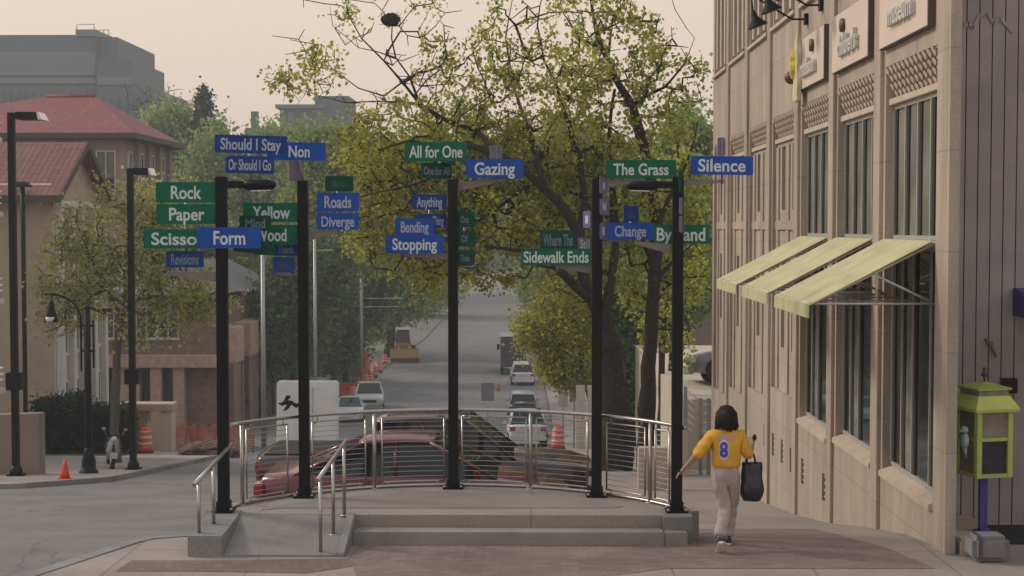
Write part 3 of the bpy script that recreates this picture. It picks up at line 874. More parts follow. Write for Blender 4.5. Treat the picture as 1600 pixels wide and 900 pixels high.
def shop_window(k, z0, z1, name, gl, nm=4):
    a, c = bays[k]; X = W + .105
    m = MB(); fw = .035
    m.box((X, a + .004, z0), (X + .05, c - .004, z0 + .05)); m.box((X, a + .004, z1 - .05), (X + .05, c - .004, z1))
    for i in (0, .22, .56, .78, 1) if nm == 5 else [q / nm for q in range(nm + 1)]:
        y = a + .03 + (c - a - .06) * i
        m.box((X - .01, y - fw / 2, z0 + .05), (X + .05, y + fw / 2, z1 - .05))
    fr = m.build('window', ALU, mus)
    MB().box((X + .03, a + .01, z0 + .02), (X + .036, c - .01, z1 - .02)).build('pane', gl, fr)
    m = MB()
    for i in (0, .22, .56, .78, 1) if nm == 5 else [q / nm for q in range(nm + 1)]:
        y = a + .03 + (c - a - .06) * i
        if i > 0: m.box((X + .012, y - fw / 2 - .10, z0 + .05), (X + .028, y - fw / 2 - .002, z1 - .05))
    m.build('mullion_shade', DARK, fr)  # dark strips painting the shadow beside each mullion
    if nm == 5:
        for q0, q1 in ((.0, .22), (.56, .78)):
            MB().box((X + .024, a + .03 + (c - a - .06) * q0 + .12, z0 + .06), (X + .0285, a + .03 + (c - a - .06) * q1 - .02, z1 - .06)).build('pane', GLASS_REFLECT, fr)  # lighter sheet over part of the glass, painted as a pale reflection
for k in range(3):
    a, c = bays[k]; zs = (-3.2 if k < 2 else -3.3) + ZC
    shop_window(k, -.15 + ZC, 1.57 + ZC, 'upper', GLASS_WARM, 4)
    MB().box((W + .02, a + .004, -.235 + ZC), (W + .16, c - .004, -.155 + ZC)).build('transom', TRIM, mus, bevel=.004)
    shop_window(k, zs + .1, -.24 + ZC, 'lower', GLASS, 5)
    MB().hexa([(W - .05, a + .002, zs - .05), (W + .162, a + .002, zs - .05), (W + .162, c - .002, zs - .05), (W - .05, c - .002, zs - .05),
               (W - .05, a + .002, zs + .02), (W + .162, a + .002, zs + .1), (W + .162, c - .002, zs + .1), (W - .05, c - .002, zs + .02)]).build('sill', TRIM, mus, bevel=.004)
    # upper panes: curtains and sky reflection both painted into the glass colour
    m = MB()
    yy = a + .06
for k in range(3, 7):
    a, c = bays[k]; Wd = c - a
    lo = -3.05 + ZC - .33 * (k - 3)
    sl = [(a + .42, a + .80), (a + 1.52, a + 1.90)]
    ops = [(y0_, y1_, .32 + ZC, 1.50 + ZC) for y0_, y1_ in sl] + [(y0_, y1_, -2.25 + ZC, -.65 + ZC) for y0_, y1_ in sl]
    m = MB(); wall_grid(m, W + .09, a + .001, c - .001, lo, 1.57 + ZC, ops, .12)
    m.quad((W + .001, a, lo + .002), (W + .2, a, lo + .002), (W + .2, c, lo + .002), (W + .001, c, lo + .002))
    m.build('bay_panel', STONE, mus)
    m = MB()
    for y0_, y1_ in ((a + .02, a + .30), (a + 1.0, a + 1.34), (a + 2.1, a + 2.38)):
        m.box((W + .06, y0_, lo + .02), (W + .092, y1_, 1.5 + ZC))
    m.box((W + .05, a + .01, -.05 + ZC), (W + .091, c - .01, .12 + ZC))
    m.build('bay_pilaster', STONE, mus, bevel=.006)
    for (y0_, y1_, z0_, z1_) in ops:
        fr = MB().box((W + .19, y0_ + .002, z0_), (W + .205, y1_ - .002, z1_)).build('window', GLASS, mus)
        MB().box((W + .165, y0_ + .003, z0_ + .002), (W + .187, y0_ + .035, z1_ - .002)).box((W + .165, y1_ - .035, z0_ + .002), (W + .187, y1_ - .003, z1_ - .002)).build('frame', ALU, fr)
for k in range(2, 7):
    a, c = bays[k]; z0_, z1_ = 3.80 + ZC, 6.1 + ZC
    fr = MB().box((W + .145, a + .002, z0_ + .1), (W + .16, c - .002, z1_ - .003)).build('window', GLASS, mus)
    m = MB()
    for q in range(4):
        y = a + .02 + q * .72
        m.box((W + .03, y, z0_ + .12), (W + .142, y + .22, z1_ - .003))
    m.build('mullion', TRIM, mus, bevel=.006)
    MB().hexa([(W - .07, a - .04, z0_ - .10), (W + .162, a - .04, z0_ - .10), (W + .162, c + .04, z0_ - .10), (W - .07, c + .04, z0_ - .10),
               (W - .07, a - .04, z0_ - .03), (W + .162, a + .002, z0_ + .12), (W + .162, c - .002, z0_ + .12), (W - .07, c + .04, z0_ - .03)]).build('sill', TRIM, mus, bevel=.004)
# sign panels
for k, word in ((2, 'madison'), (1, "children's"), (0, 'museum')):
    a, c = bays[k]
    a2, c2 = a + .10, c + .02
    z0_, z1_ = 2.29 + ZC, 3.13 + ZC if k else 3.2 + ZC
    m = MB(); m.cur = 0; m.box((W - .085, a2, z0_), (W - .001, c2, z1_)); m.cur = 1; m.box((W - .095, a2 + .01, z0_ + .01), (W - .086, c2 - .01, z1_ - .01))
    o = m.build('wall_sign', [PANELS, PANELM], mus)
    o['label'] = 'pale wall sign panel reading ' + word
    zc = (z0_ + z1_) / 2
    v, f = text_verts(word, .02)
    Wt = v[:, 0].max(); tw = 1.15 if k != 1 else 1.2; hh = .27
    vs = [Vector((W - .095 - (.06 if z > 0 else .003), (a2 + c2) / 2 - .06 - (x / Wt - .5) * tw, zc - .1 + (y - .5) * hh)) for x, y, z in v]
    MB().add(vs, f).build('lettering', OFFWHITE, o)
    brown = pm('ball_brown', (.10, .045, .03), .5) if 'ball_brown' not in MATS else MATS['ball_brown']
    yb = (a2 + c2) / 2 + (-.3 if k == 2 else .35 if k == 1 else -.5)
    MB().lathe([(.10, 0), (.10, .045)], (W - .145, yb, zc + .2), 16, axis='x').build('ornament', brown, o)
# tall wavy yellow figure and brown ball fixed to the wall beside the far panel
yf = 24.72
m = MB(); rings = []
for i in range(14):
    z = 2.12 + ZC + 1.12 * i / 13; q = .035 * math.sin(i * 1.25); wv = .40 * (1 - .7 * max(0, i / 13 - .6) / .4)
    rings.append([(W - .10, yf + q, z), (W - .17, yf + q, z), (W - .17, yf + wv + q, z), (W - .10, yf + wv + q, z)])
m.rings(rings, smooth=False)
fig = m.build('wall_figure', pm('figure_cream', (.55, .50, .33), .5), mus)
m = MB(); rings = []
for i in range(8):
    z = 2.50 + ZC + .5 * i / 7; q = .02 * math.sin(i * 2.)
    hw = .03 + .09 * math.sin(math.pi * i / 7)
    rings.append([(W - .172, yf + .3 + q - hw, z), (W - .20 - hw * .4, yf + .3 + q - hw * .6, z), (W - .20 - hw * .4, yf + .3 + q + hw * .6, z), (W - .172, yf + .3 + q + hw, z)])
m.rings(rings, smooth=False); m.build('yellow_shape', pm('figure_yellow', (.55, .48, .06), .5), fig)
MB().ball((W - .15, 25.4, 2.56 + ZC), .115, 16, 10).build('ball', MATS['ball_brown'], fig)
# gooseneck lamps
for (pm_, lx, ly) in (((1258, 30), 1176, 36), ((1281, 8), 1197, 12), ((1306, -14), 1220, -10)):
    D = W * F / (pm_[0] - 830); a = P(pm_[0], pm_[1], D); a.x = W
    c = P(lx, ly, D + .1)
    m = MB().tube([a + Vector((-.01, 0, 0)), a + Vector((-.25, 0, .0)), a + Vector((-.5, 0, .14)), Vector((c.x + .06, c.y, c.z + .42)), Vector((c.x - .02, c.y, c.z + .38)), Vector((c.x, c.y, c.z + .2))], .017, 8)
    m.box((W - .06, a.y - .07, a.z - .09), (W - .002, a.y + .07, a.z + .09))
    o = m.build('gooseneck_lamp', BLACK, mus)
    ti = Vector((.35, 0, -1)).normalized()
    m = MB(); pr = [(.035, 0), (.05, .06), (.06, .12), (.17, .26), (.172, .275), (.05, .27)]
    q = Vector((0, 0, 1)).rotation_difference(ti)
    mm = MB().lathe(pr, (0, 0, 0), 16); m.add([q @ Vector(v_) + Vector((c.x, c.y, c.z + .2)) for v_ in mm.v], mm.f, True)
    m.build('lamp_shade', BLACK, o)
# awnings
for k in range(3):
    a, c = bays[k]; zi, zo = -.15 + ZC, -.886 + ZC; xo = W - 1.42
    m = MB(); N = 10
    for i in range(N):
        y0_, y1_ = a + .03 + (c - a - .06) * i / N, a + .03 + (c - a - .06) * (i + 1) / N
        s0, s1 = -.018 * math.sin(math.pi * i / N), -.018 * math.sin(math.pi * (i + 1) / N)
        xm = (W - .02 + xo) / 2; zm = (zi + zo) / 2
        for (xa, za, xb, zb_, sa, sb) in ((W - .02, zi, xm, zm, 0, 1), (xm, zm, xo, zo, 1, 0)):
            v = [(xa, y0_, za + s0 * sa), (xb, y0_, zb_ + s0 * sb), (xb, y1_, zb_ + s1 * sb), (xa, y1_, za + s1 * sa)]
            m.hexa([(x, y, z - .012) for x, y, z in v] + v)
        m.hexa([(xo - .012, y0_, zo - .155), (xo, y0_, zo - .155), (xo, y1_, zo - .155), (xo - .012, y1_, zo - .155), (xo - .012, y0_, zo - .002), (xo, y0_, zo - .002), (xo, y1_, zo - .002), (xo - .012, y1_, zo - .002)])
    o = m.build('awning', AWN, mus)
    m = MB(); r_ = .016
    for y in (a + .06, c - .06):
        m.tube([(W + .02, y, zo + .01), (xo + .03, y, zo + .01)], r_, 6)
        m.tube([(W + .0, y, zi - .04), (xo + .03, y, zo + .0)], r_, 6)
        m.tube([(W - .65, y, zo + .01), (W - .65, y, (zi + zo) / 2 - .02 + .03)], r_, 6)
        m.tube([(W - .02, y, zo + .03), (W - .65, y, zo + .33)], r_, 6)
    for q in (.33, .66):
        y = a + (c - a) * q
        m.tube([(W + .0, y, zi - .04), (xo + .03, y, zo + .0)], r_ * .8, 6); m.tube([(W + .02, y, zo + .01), (xo + .03, y, zo + .01)], r_ * .8, 6)
    m.tube([(xo + .03, a + .06, zo + .01), (xo + .03, c - .06, zo + .01)], r_, 6)
    m.tube([(W - .65, a + .06, zo + .01), (W - .65, c - .06, zo + .01)], r_, 6)
    m.build('awning_frame', ALU, o)
# ribbed dark front facing the camera, set back from the corner
m = MB(); xx = W + .175
while xx < W + 7:
    wd = .155; m.box((xx + .008, YC, -.02), (xx + wd - .006, YC + .03, ZTOP)); xx += wd
cl = m.build('cladding', CLAD, mus)
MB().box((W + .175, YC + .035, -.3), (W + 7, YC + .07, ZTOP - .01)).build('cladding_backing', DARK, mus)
m = MB()   # carved crest near the top
for (a_, b_) in (((1498, 58), (1512, 34)), ((1512, 34), (1520, 44)), ((1520, 44), (1530, 24)), ((1530, 24), (1542, 20)), ((1542, 20), (1552, 36)), ((1552, 36), (1562, 28)), ((1562, 28), (1582, 50))):
    m.tube([P(*a_, YC - .004), P(*b_, YC - .004)], .018, 4, square=True)
m.build('crest', CLAD, mus)
MB().box((W + .175, 16.3, -.3), (W + .40, 16.69, P(1541, 830, 16.9).z + .02)).box((W + .175, 16.75, -.3), (5.34, YC - .01, P(1541, 830, 16.9).z - .001)).build('footing', TRIM, mus, bevel=.02)
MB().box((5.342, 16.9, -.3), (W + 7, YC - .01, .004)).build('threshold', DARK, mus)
c = P(1575.5, 602, YC)
MB().box((c.x - .09, YC - .08, c.z - .09), (c.x + .09, YC - .002, c.z + .09)).build('meter_box', BLACK, mus, bevel=.01)
# little leaf shaped fixture above the kiosk
c = P(1549, 545, YC - .06)
MB().prism([(c.x - .07, c.y, c.z + .12), (c.x + .07, c.y, c.z - .1), (c.x + .04, c.y, c.z + .0), (c.x + .02, c.y, c.z + .08)], (0, .05, 0)).build('wall_ornament', pm('ornament_ochre', (.16, .10, .03), .6), mus)
PURP = pm('purple_paint', (.05, .03, .22), .5, var=.12, scale=5)
pa = P(1584, 450, 17.85); pb = P(1584, 503, 17.0)
aw = MB().hexa([(pa.x + .02, 16.6, pb.z), (pa.x + 2.5, 16.6, pb.z), (pa.x + 2.5, YC - .01, pb.z + .02), (pa.x, YC - .01, pb.z + .02),
                (pa.x + .02, 16.6, pb.z + .17), (pa.x + 2.5, 16.6, pb.z + .17), (pa.x + 2.5, YC - .01, pa.z), (pa.x, YC - .01, pa.z)])
aw.build('entrance_awning', PURP, mus, bevel=.01)
# ================================================================== KIOSK AND BLOCK
LIME = pm('lime_paint', (.33, .41, .09), .45, var=.12, scale=7)
LIME_PALE = pm('lime_roof', (.42, .50, .11), .5, var=.12, scale=5)
kb = P(1535, 830, 16.9)
kiosk = thing('donation_kiosk', 'lime green lantern shaped box on a purple post beside the ribbed grey wall', 'kiosk', kb)
def kz(py): return P(1541, py, 16.9).z
def rotbox(m, c, x0, x1, y0, y1, z0, z1, a):
    rt = Matrix.Rotation(a, 3, 'Z'); v = []
    for z in (z0, z1):
        for x, y in ((x0, y0), (x1, y0), (x1, y1), (x0, y1)):
            q = rt @ Vector((x, y, 0)); v.append((c.x + q.x, c.y + q.y, z))
    return m.hexa(v)
ka = R(16)
MB().tube([(kb.x, kb.y, kb.z), (kb.x, kb.y, kz(742))], .042, 4, square=True).lathe([(.11, 0), (.11, .012)], (kb.x, kb.y, kb.z), 12).build('post', PURP, kiosk)
h = .20; z0, z1 = kz(742), kz(636); zm = kz(683)
m = MB()
for sx in (-1, 1):
    for sy in (-1, 1): rotbox(m, kb, sx * h - .033, sx * h + .033, sy * h - .033, sy * h + .033, z0, z1, ka)
for (za, zb) in ((z0, z0 + .045), (zm - .02, zm + .02), (z1 - .04, z1)):
    for s_ in (-1, 1):
        rotbox(m, kb, -h + .025, h - .025, s_ * h - .022, s_ * h + .022, za, zb, ka); rotbox(m, kb, s_ * h - .022, s_ * h + .022, -h + .025, h - .025, za, zb, ka)
m.build('frame', LIME, kiosk, bevel=.004)
def kpane(name, za, zb, mat, side):
    m = MB()
    if side == 'f': rotbox(m, kb, -h + .02, h - .02, -h - .004, -h + .006, za, zb, ka)
    else: rotbox(m, kb, -h - .004, -h + .006, -h + .02, h - .02, za, zb, ka)
    return m.build(name, mat, kiosk)
KG = pm('kiosk_glass', (.19, .17, .13), .1, var=.3, scale=5)
kpane('upper_pane', zm + .02, z1 - .04, KG, 'f'); kpane('lower_pane', z0 + .045, zm - .02, pm('kiosk_dark_glass', (.02, .015, .025), .08, var=.4, scale=9), 'f')
m = MB(); rotbox(m, kb, -h - .004, -h + .006, -h + .02, h - .02, z0 + .045, z1 - .04, ka); m.build('side_pane', KG, kiosk)
m = MB(); rotbox(m, kb, -h + .03, h - .03, -h + .03, h - .03, z0 + .01, z0 + .02, ka); m.build('floor_tray', LIME, kiosk)
rt = Matrix.Rotation(ka, 3, 'Z')
def sqring(r_, z): return [Vector((kb.x, kb.y, z)) + rt @ Vector((x * r_, y * r_, 0)) for x, y in ((-1, -1), (1, -1), (1, 1), (-1, 1))]
MB().rings([sqring(.275, kz(640)), sqring(.285, kz(635)), sqring(.20, kz(616)), sqring(.19, kz(616))], smooth=False).build('roof', LIME_PALE, kiosk)
m = MB(); m.rings([sqring(.19, kz(616) + .001), sqring(.19, kz(606))], smooth=False); top_ = m.build('clerestory', KG, kiosk)
MB().rings([sqring(.215, kz(607)), sqring(.22, kz(604)), sqring(.02, kz(596))], smooth=False).build('cap', LIME, kiosk)
MB().lathe([(.012, 0), (.012, .05), (.035, .075), (.035, .1), (.012, .13), (.03, .15), (.0, .18)], (kb.x, kb.y, kz(597)), 12).build('finial', pm('rust_red', (.10, .03, .025), .5), kiosk)
TEAL = pm('toy_teal', (.10, .22, .22), .4, var=.6, scale=14, col2=(.35, .4, .38))
bpz = P(1507, 688, 16.6)
m = MB(); m.ball(bpz, (.05, .06, .10), 10, 8); m.ball(bpz + Vector((-.01, -.02, .12)), .045, 10, 8); m.tube([bpz + Vector((-.03, -.04, .12)), bpz + Vector((-.08, -.06, .10))], [.015, .003], 6); m.tube([bpz + Vector((.0, .0, -.08)), bpz + Vector((.02, .0, -.2))], [.03, .008], 6)
m.build('bird_figure', TEAL, kiosk)
bb = [g2(1500, 868), g2(1570, 872)]
blk = MB().box((bb[0][0] + .03, 15.9, 0), (bb[1][0] - .02, 16.28, .27)).build('stone_block', CURBC, None, bevel=.05)
tag(blk, 'squat pale stone block lying below the lime green kiosk', 'block')
st = MB(); st.box((bb[0][0] + .09, 15.885, 0), (bb[0][0] + .125, 16.285, .278)).build('strap', pm('purple_strap', (.07, .05, .09), .5), blk)

# ================================================================== PERSON
def skin(name, nodes, edges, mat, parent, sub=2, root=0, fold=0.):
    names = list(nodes); idx = {n_: i for i, n_ in enumerate(names)}
    me = bpy.data.meshes.new(name); me.from_pydata([nodes[n_][0] for n_ in names], [(idx[a], idx[c]) for a, c in edges], [])
    o = bpy.data.objects.new(name + '_tmp', me); COL.objects.link(o)
    o.modifiers.new('s', 'SKIN').use_smooth_shade = True
    for i, n_ in enumerate(names):
        r_ = nodes[n_][1]; r_ = r_ if isinstance(r_, tuple) else (r_, r_)
        me.skin_vertices[0].data[i].radius = r_
        me.skin_vertices[0].data[i].use_root = (i == root)
    sb = o.modifiers.new('d', 'SUBSURF'); sb.levels = sub; sb.render_levels = sub
    dg = bpy.context.evaluated_depsgraph_get(); ev = o.evaluated_get(dg)
    m2 = bpy.data.meshes.new_from_object(ev)
    vs = [v.co.copy() for v in m2.vertices]; fs = [tuple(p.vertices) for p in m2.polygons]
    bpy.data.objects.remove(o); bpy.data.meshes.remove(me); bpy.data.meshes.remove(m2)
    if fold:
        nv = [Vector((0, 0, 0)) for _ in vs]
        for f in fs:
            q = (vs[f[1]] - vs[f[0]]).cross(vs[f[2]] - vs[f[0]])
            for i in f: nv[i] += q
        for i, v in enumerate(vs):
            a = math.sin(46 * v.z + 19 * v.x + 7 * math.sin(9 * v.y)) + .8 * math.sin(23 * v.z - 31 * v.x + 13 * v.y) + .6 * math.sin(61 * v.x + 17 * v.z)
            vs[i] = v + nv[i].normalized() * fold * a
    m = MB(); m.add(vs, fs, True)
    return m if name is None or parent is None else m.build(name, mat, parent)
SKINM = pm('skin', (.30, .155, .11), .55, var=.1, scale=8)
JERSEY = pm('jersey_yellow', (.60, .315, .022), .75, var=.1, scale=7, bump=.5, bscale=9)
PANTS = pm('pants_grey', (.37, .31, .29), .85, var=.16, scale=6, bump=1.0, bscale=7)
HAIR = pm('dark_hair', (.010, .006, .005), .55, var=.3, scale=30, spec=.2)
SHOE = pm('shoe_black', (.02, .018, .02), .6, var=.1)
SOLE = pm('shoe_white', (.6, .57, .54), .6, var=.05)
BAGM = pm('tote_black', (.010, .013, .02), .28, var=.4, scale=8, bump=.8, bscale=12)
LILACT = pm('jersey_lilac', (.48, .28, .42), .7, var=0)
ROYAL = pm('jersey_blue', (.05, .06, .40), .7, var=0)
JWHITE = pm('jersey_white', (.6, .55, .6), .7, var=0)
# built at its own origin first, facing +Y
per = thing('person', 'person in yellow number 8 shirt and grey pants walking away with a black tote bag', 'person', (0, 0, 0))
b_ = {}
b_['hip'] = (Vector((0, 0, .88)), (.13, .10)); b_['waist'] = (Vector((0, .01, 1.03)), (.115, .085)); b_['chest'] = (Vector((0, .02, 1.2)), (.135, .095))
b_['collar'] = (Vector((0, .015, 1.32)), (.09, .07)); b_['neck'] = (Vector((0, .03, 1.385)), .048); b_['head'] = (Vector((0.005, .05, 1.47)), (.072, .085)); b_['crown'] = (Vector((0.005, .045, 1.56)), (.066, .078))
b_['nose'] = (Vector((0.005, .145, 1.475)), .012)
b_['shL'] = (Vector((-.165, .015, 1.29)), .058); b_['elL'] = (Vector((-.34, -.02, 1.07)), .042); b_['wrL'] = (Vector((-.47, .0, .925)), .026); b_['paL'] = (Vector((-.515, .012, .872)), (.034, .02))
b_['shR'] = (Vector((.165, .015, 1.29)), .058); b_['elR'] = (Vector((.255, -.01, 1.05)), .042); b_['wrR'] = (Vector((.325, .17, 1.165)), .026); b_['paR'] = (Vector((.335, .215, 1.215)), (.034, .022))
b_['hpL'] = (Vector((-.085, 0, .83)), .088); b_['knL'] = (Vector((.005, .045, .47)), .056); b_['anL'] = (Vector((-.10, -.20, .135)), .036)
b_['hpR'] = (Vector((.085, .01, .83)), .088); b_['knR'] = (Vector((.085, .17, .455)), .056); b_['anR'] = (Vector((.065, .27, .085)), .036)
be = [('hip', 'waist'), ('waist', 'chest'), ('chest', 'collar'), ('collar', 'neck'), ('neck', 'head'), ('head', 'crown'), ('head', 'nose'), ('collar', 'shL'), ('shL', 'elL'), ('elL', 'wrL'), ('wrL', 'paL'),
      ('collar', 'shR'), ('shR', 'elR'), ('elR', 'wrR'), ('wrR', 'paR'), ('hip', 'hpL'), ('hpL', 'knL'), ('knL', 'anL'), ('hip', 'hpR'), ('hpR', 'knR'), ('knR', 'anR')]
bodym = MB()
t_ = skin('body', b_, be, SKINM, None)
bodym.add(t_.v, t_.f, True)
def finger(root, dirs, r0, lens):
    nd = {}; ed = []; p = Vector(root); nd['a0'] = (p.copy(), r0)
    for i, (d, L) in enumerate(zip(dirs, lens)):
        p = p + Vector(d).normalized() * L; nd['a%d' % (i + 1)] = (p.copy(), r0 * (1 - .13 * (i + 1))); ed.append(('a%d' % i, 'a%d' % (i + 1)))
    q = skin('f', nd, ed, SKINM, None, 1); bodym.add(q.v, q.f, True)
pl = b_['paL'][0]
for i, off in enumerate((-.024, -.008, .008, .024)):
    L = (.03, .033, .032, .025)[i]
    finger(pl + Vector((-.01, off, .0)), [(-.6, off * 4, -.75), (-.45, off * 3, -.9), (-.2, off * 2, -1)], .0085, (L * 1.15, L * .8, L * .6))
finger(pl + Vector((.012, .024, .01)), [(.0, .8, -.7), (-.1, .4, -.9)], .0095, (.032, .026))
pr = b_['paR'][0]
for i, off in enumerate((-.024, -.008, .008, .024)):
    L = (.03, .033, .032, .025)[i]
    finger(pr + Vector((off * .4, off, .012)), [(.15, .6, .8), (.7, .5, .1), (.6, -.5, -.5)], .0085, (L * 1.1, L * .8, L * .6))
finger(pr + Vector((-.02, .0, .0)), [(-.5, .5, .5), (.3, .8, .3)], .0095, (.03, .026))
for sx in (-1, 1):     # ears, brow, mouth kept small
    bodym.ball((0.005 + sx * .076, .05, 1.475), (.012, .022, .032), 8, 6)
body = bodym.build('body', SKINM, per)
for sx in (-1, 1): MB().ball((0.005 + sx * .03, .122, 1.5), (.013, .010, .009), 8, 6).build('eye', OFFWHITE, body)
MB().ball((0.005, .128, 1.432), (.026, .010, .008), 10, 6).build('mouth', pm('lips', (.22, .07, .06), .5), body)
# shirt
s_ = {'hem': (Vector((0, .0, .90)), (.172, .13)), 'low': (Vector((0, .003, .99)), (.178, .13)), 'mid': (Vector((0, .01, 1.13)), (.178, .125)), 'chest': (Vector((0, .015, 1.24)), (.172, .12)), 'col': (Vector((0, .015, 1.335)), (.085, .07)),
      'sl': (Vector((-.165, .015, 1.285)), (.085, .085)), 'el': (Vector((-.365, -.02, 1.03)), (.085, .072)), 'sr': (Vector((.165, .015, 1.285)), (.085, .085)), 'er': (Vector((.268, .0, 1.02)), (.085, .075))}
shirt = skin('shirt', s_, [('hem', 'low'), ('low', 'mid'), ('mid', 'chest'), ('chest', 'col'), ('chest', 'sl'), ('sl', 'el'), ('chest', 'sr'), ('sr', 'er')], JERSEY, per, 3, 0, .0032)
# name strip and number on the back, wrapped on the cloth by casting onto it
def on_back(word, w_, h_, zc, mat, out, bold, xc=0.):
    bpy.context.view_layer.update()
    v, f = text_verts(word, bold); Wt = v[:, 0].max(); inv = shirt.matrix_world.inverted(); vs = []
    for x, y, z in v:
        p = Vector((xc + (x / Wt - .5) * w_, -1, zc + (y - .5) * h_))
        hit, co, no, _ = shirt.ray_cast(inv @ p, Vector((0, 1, 0)))
        co = shirt.matrix_world @ co if hit else Vector((p.x, -.11, p.z))
        vs.append(co + Vector((0, -out - (.001 if z > 0 else 0), 0)))
    m = MB(); m.add(vs, f); return m.build('lettering', mat, shirt)
on_back('8', .115, .175, 1.145, JWHITE, .004, .09, -.045)
on_back('8', .095, .165, 1.145, ROYAL, .007, .035, -.045)
on_back('NUNNUN', .20, .05, 1.275, LILACT, .004, .03, -.02)
# pants
p_ = {'w': (Vector((0, .0, 1.04)), (.14, .1)), 'h': (Vector((0, .0, .86)), (.155, .12)), 'lh': (Vector((-.075, 0, .78)), (.098, .1)), 'lt': (Vector((-.045, .02, .62)), (.088, .09)), 'lk': (Vector((.0, .04, .47)), (.076, .08)), 'lc': (Vector((-.055, -.08, .29)), (.082, .078)), 'la': (Vector((-.092, -.165, .15)), (.088, .075)),
      'rh': (Vector((.075, .01, .78)), (.098, .1)), 'rt': (Vector((.085, .09, .62)), (.086, .09)), 'rk': (Vector((.085, .165, .46)), (.074, .08)), 'rc': (Vector((.075, .23, .26)), (.078, .075)), 'ra': (Vector((.065, .26, .09)), (.086, .078))}
skin('pants', p_, [('w', 'h'), ('h', 'lh'), ('lh', 'lt'), ('lt', 'lk'), ('lk', 'lc'), ('lc', 'la'), ('h', 'rh'), ('rh', 'rt'), ('rt', 'rk'), ('rk', 'rc'), ('rc', 'ra')], PANTS, per, 3, 0, .0042)
# hair: chin length bob made of overlapping locks on a cap
m = MB(); hc = Vector((.005, .04, 1.525))
m.ball(hc, (.098, .105, .112), 18, 12)
hr = random.Random(3)
for q in range(46):
    a = math.pi * (1.0 + (q / 45) * 1.0) if q < 34 else hr.uniform(math.pi * .85, math.pi * 2.15)
    if q < 34: a = math.pi * (.80 + 1.40 * q / 33)
    dx, dy = math.cos(a), math.sin(a)
    lo_ = 1.365 + hr.uniform(-.045, .035); fl = hr.uniform(-.02, .042)
    p0 = hc + Vector((dx * .05, dy * .055, .085)); p1 = hc + Vector((dx * .096, dy * .10, .01)); p2 = hc + Vector((dx * .106, dy * .108, -.08)); p3 = Vector((hc.x + dx * (.098 + fl), hc.y + dy * (.10 + fl), lo_))
    m.tube([p0, p1, p2, p3], [.02, .03, .028, .007], 6)
m.build('hair', HAIR, per)
def shoe(ank, toe_dir, pitch, name):
    rt = Matrix.Rotation(pitch, 3, 'X')
    prof = [(-.085, .028, .055), (-.06, .036, .08), (.0, .038, .085), (.07, .042, .06), (.13, .042, .045), (.165, .03, .03), (.175, .012, .02)]
    def mk(mat, zsc, zo, wsc, nm, par):
        m = MB(); rr = []
        for y, hw, hh in prof:
            ring = []
            for q in range(12):
                a = 2 * math.pi * q / 12
                zz = max(0, math.sin(a)) * hh * zsc if nm == 'shoe' else (math.sin(a) * .5 + .5) * .028
                ring.append(Vector(ank) + rt @ Vector((math.cos(a) * hw * wsc, y, zz + zo)))
            rr.append(ring)
        m.rings(rr); return m.build(nm, mat, par)
    o = mk(SHOE, 1.0, -.06, 1.0, 'shoe', per); mk(SOLE, 1, -.085, 1.06, 'sole', o)
shoe((.065, .27, .085), 0, 0, 'r')
shoe((-.105, -.205, .135), 0, R(-44), 'l')
p_at = G(1134, 858); per.location = (p_at.x, p_at.y, TZ(p_at.y) + .004)
per.rotation_euler = (0, 0, R(1.5))
# bag: hangs from the right forearm, a thing of its own
bo = per.location.copy()
bag = thing('tote_bag', 'shiny black tote bag hanging from the walking person\'s right arm', 'bag', (bo.x + .30, bo.y + .06, bo.z + .55))
m = MB(); rings = []
for i in range(8):
    t = i / 7; z = .54 + .44 * t; hw = (.098, .122, .128, .126, .12, .114, .11, .112)[i]; hd = (.05, .075, .08, .075, .06, .045, .032, .028)[i]
    rings.append([bo + Vector((.30 + hw * sx * (1 if abs(sx) < 1.01 else 1) + .008 * math.sin(i * 1.7 + k), .06 + hd * sy + .010 * math.sin(i * 2.3 + k * 1.9), z)) for k, (sx, sy) in enumerate(((-1, -.5), (-.55, -1), (0, -1.1), (.55, -1), (1, -.5), (1, .5), (.55, 1), (0, 1.1), (-.55, 1), (-1, .5)))])
m.rings(rings); m.build('bag_body', BAGM, bag, bevel=.0)
for sy in (-.03, .03):
    MB().tube([bo + Vector((.235, .06 + sy, .97)), bo + Vector((.25, .05 + sy * .6, 1.06)), bo + Vector((.285, .08, 1.125)), bo + Vector((.32, .06 + sy * .6, 1.06)), bo + Vector((.34, .06 + sy, .97))], .010, 6).build('strap', BAGM, bag)
ph = MB().ball(bo + Vector((.352, .235, 1.235)), (.025, .03, .04), 10, 8).build('hand_held_object', BLACK)
tag(ph, 'small dark object held in the right hand of the walking person', 'object')

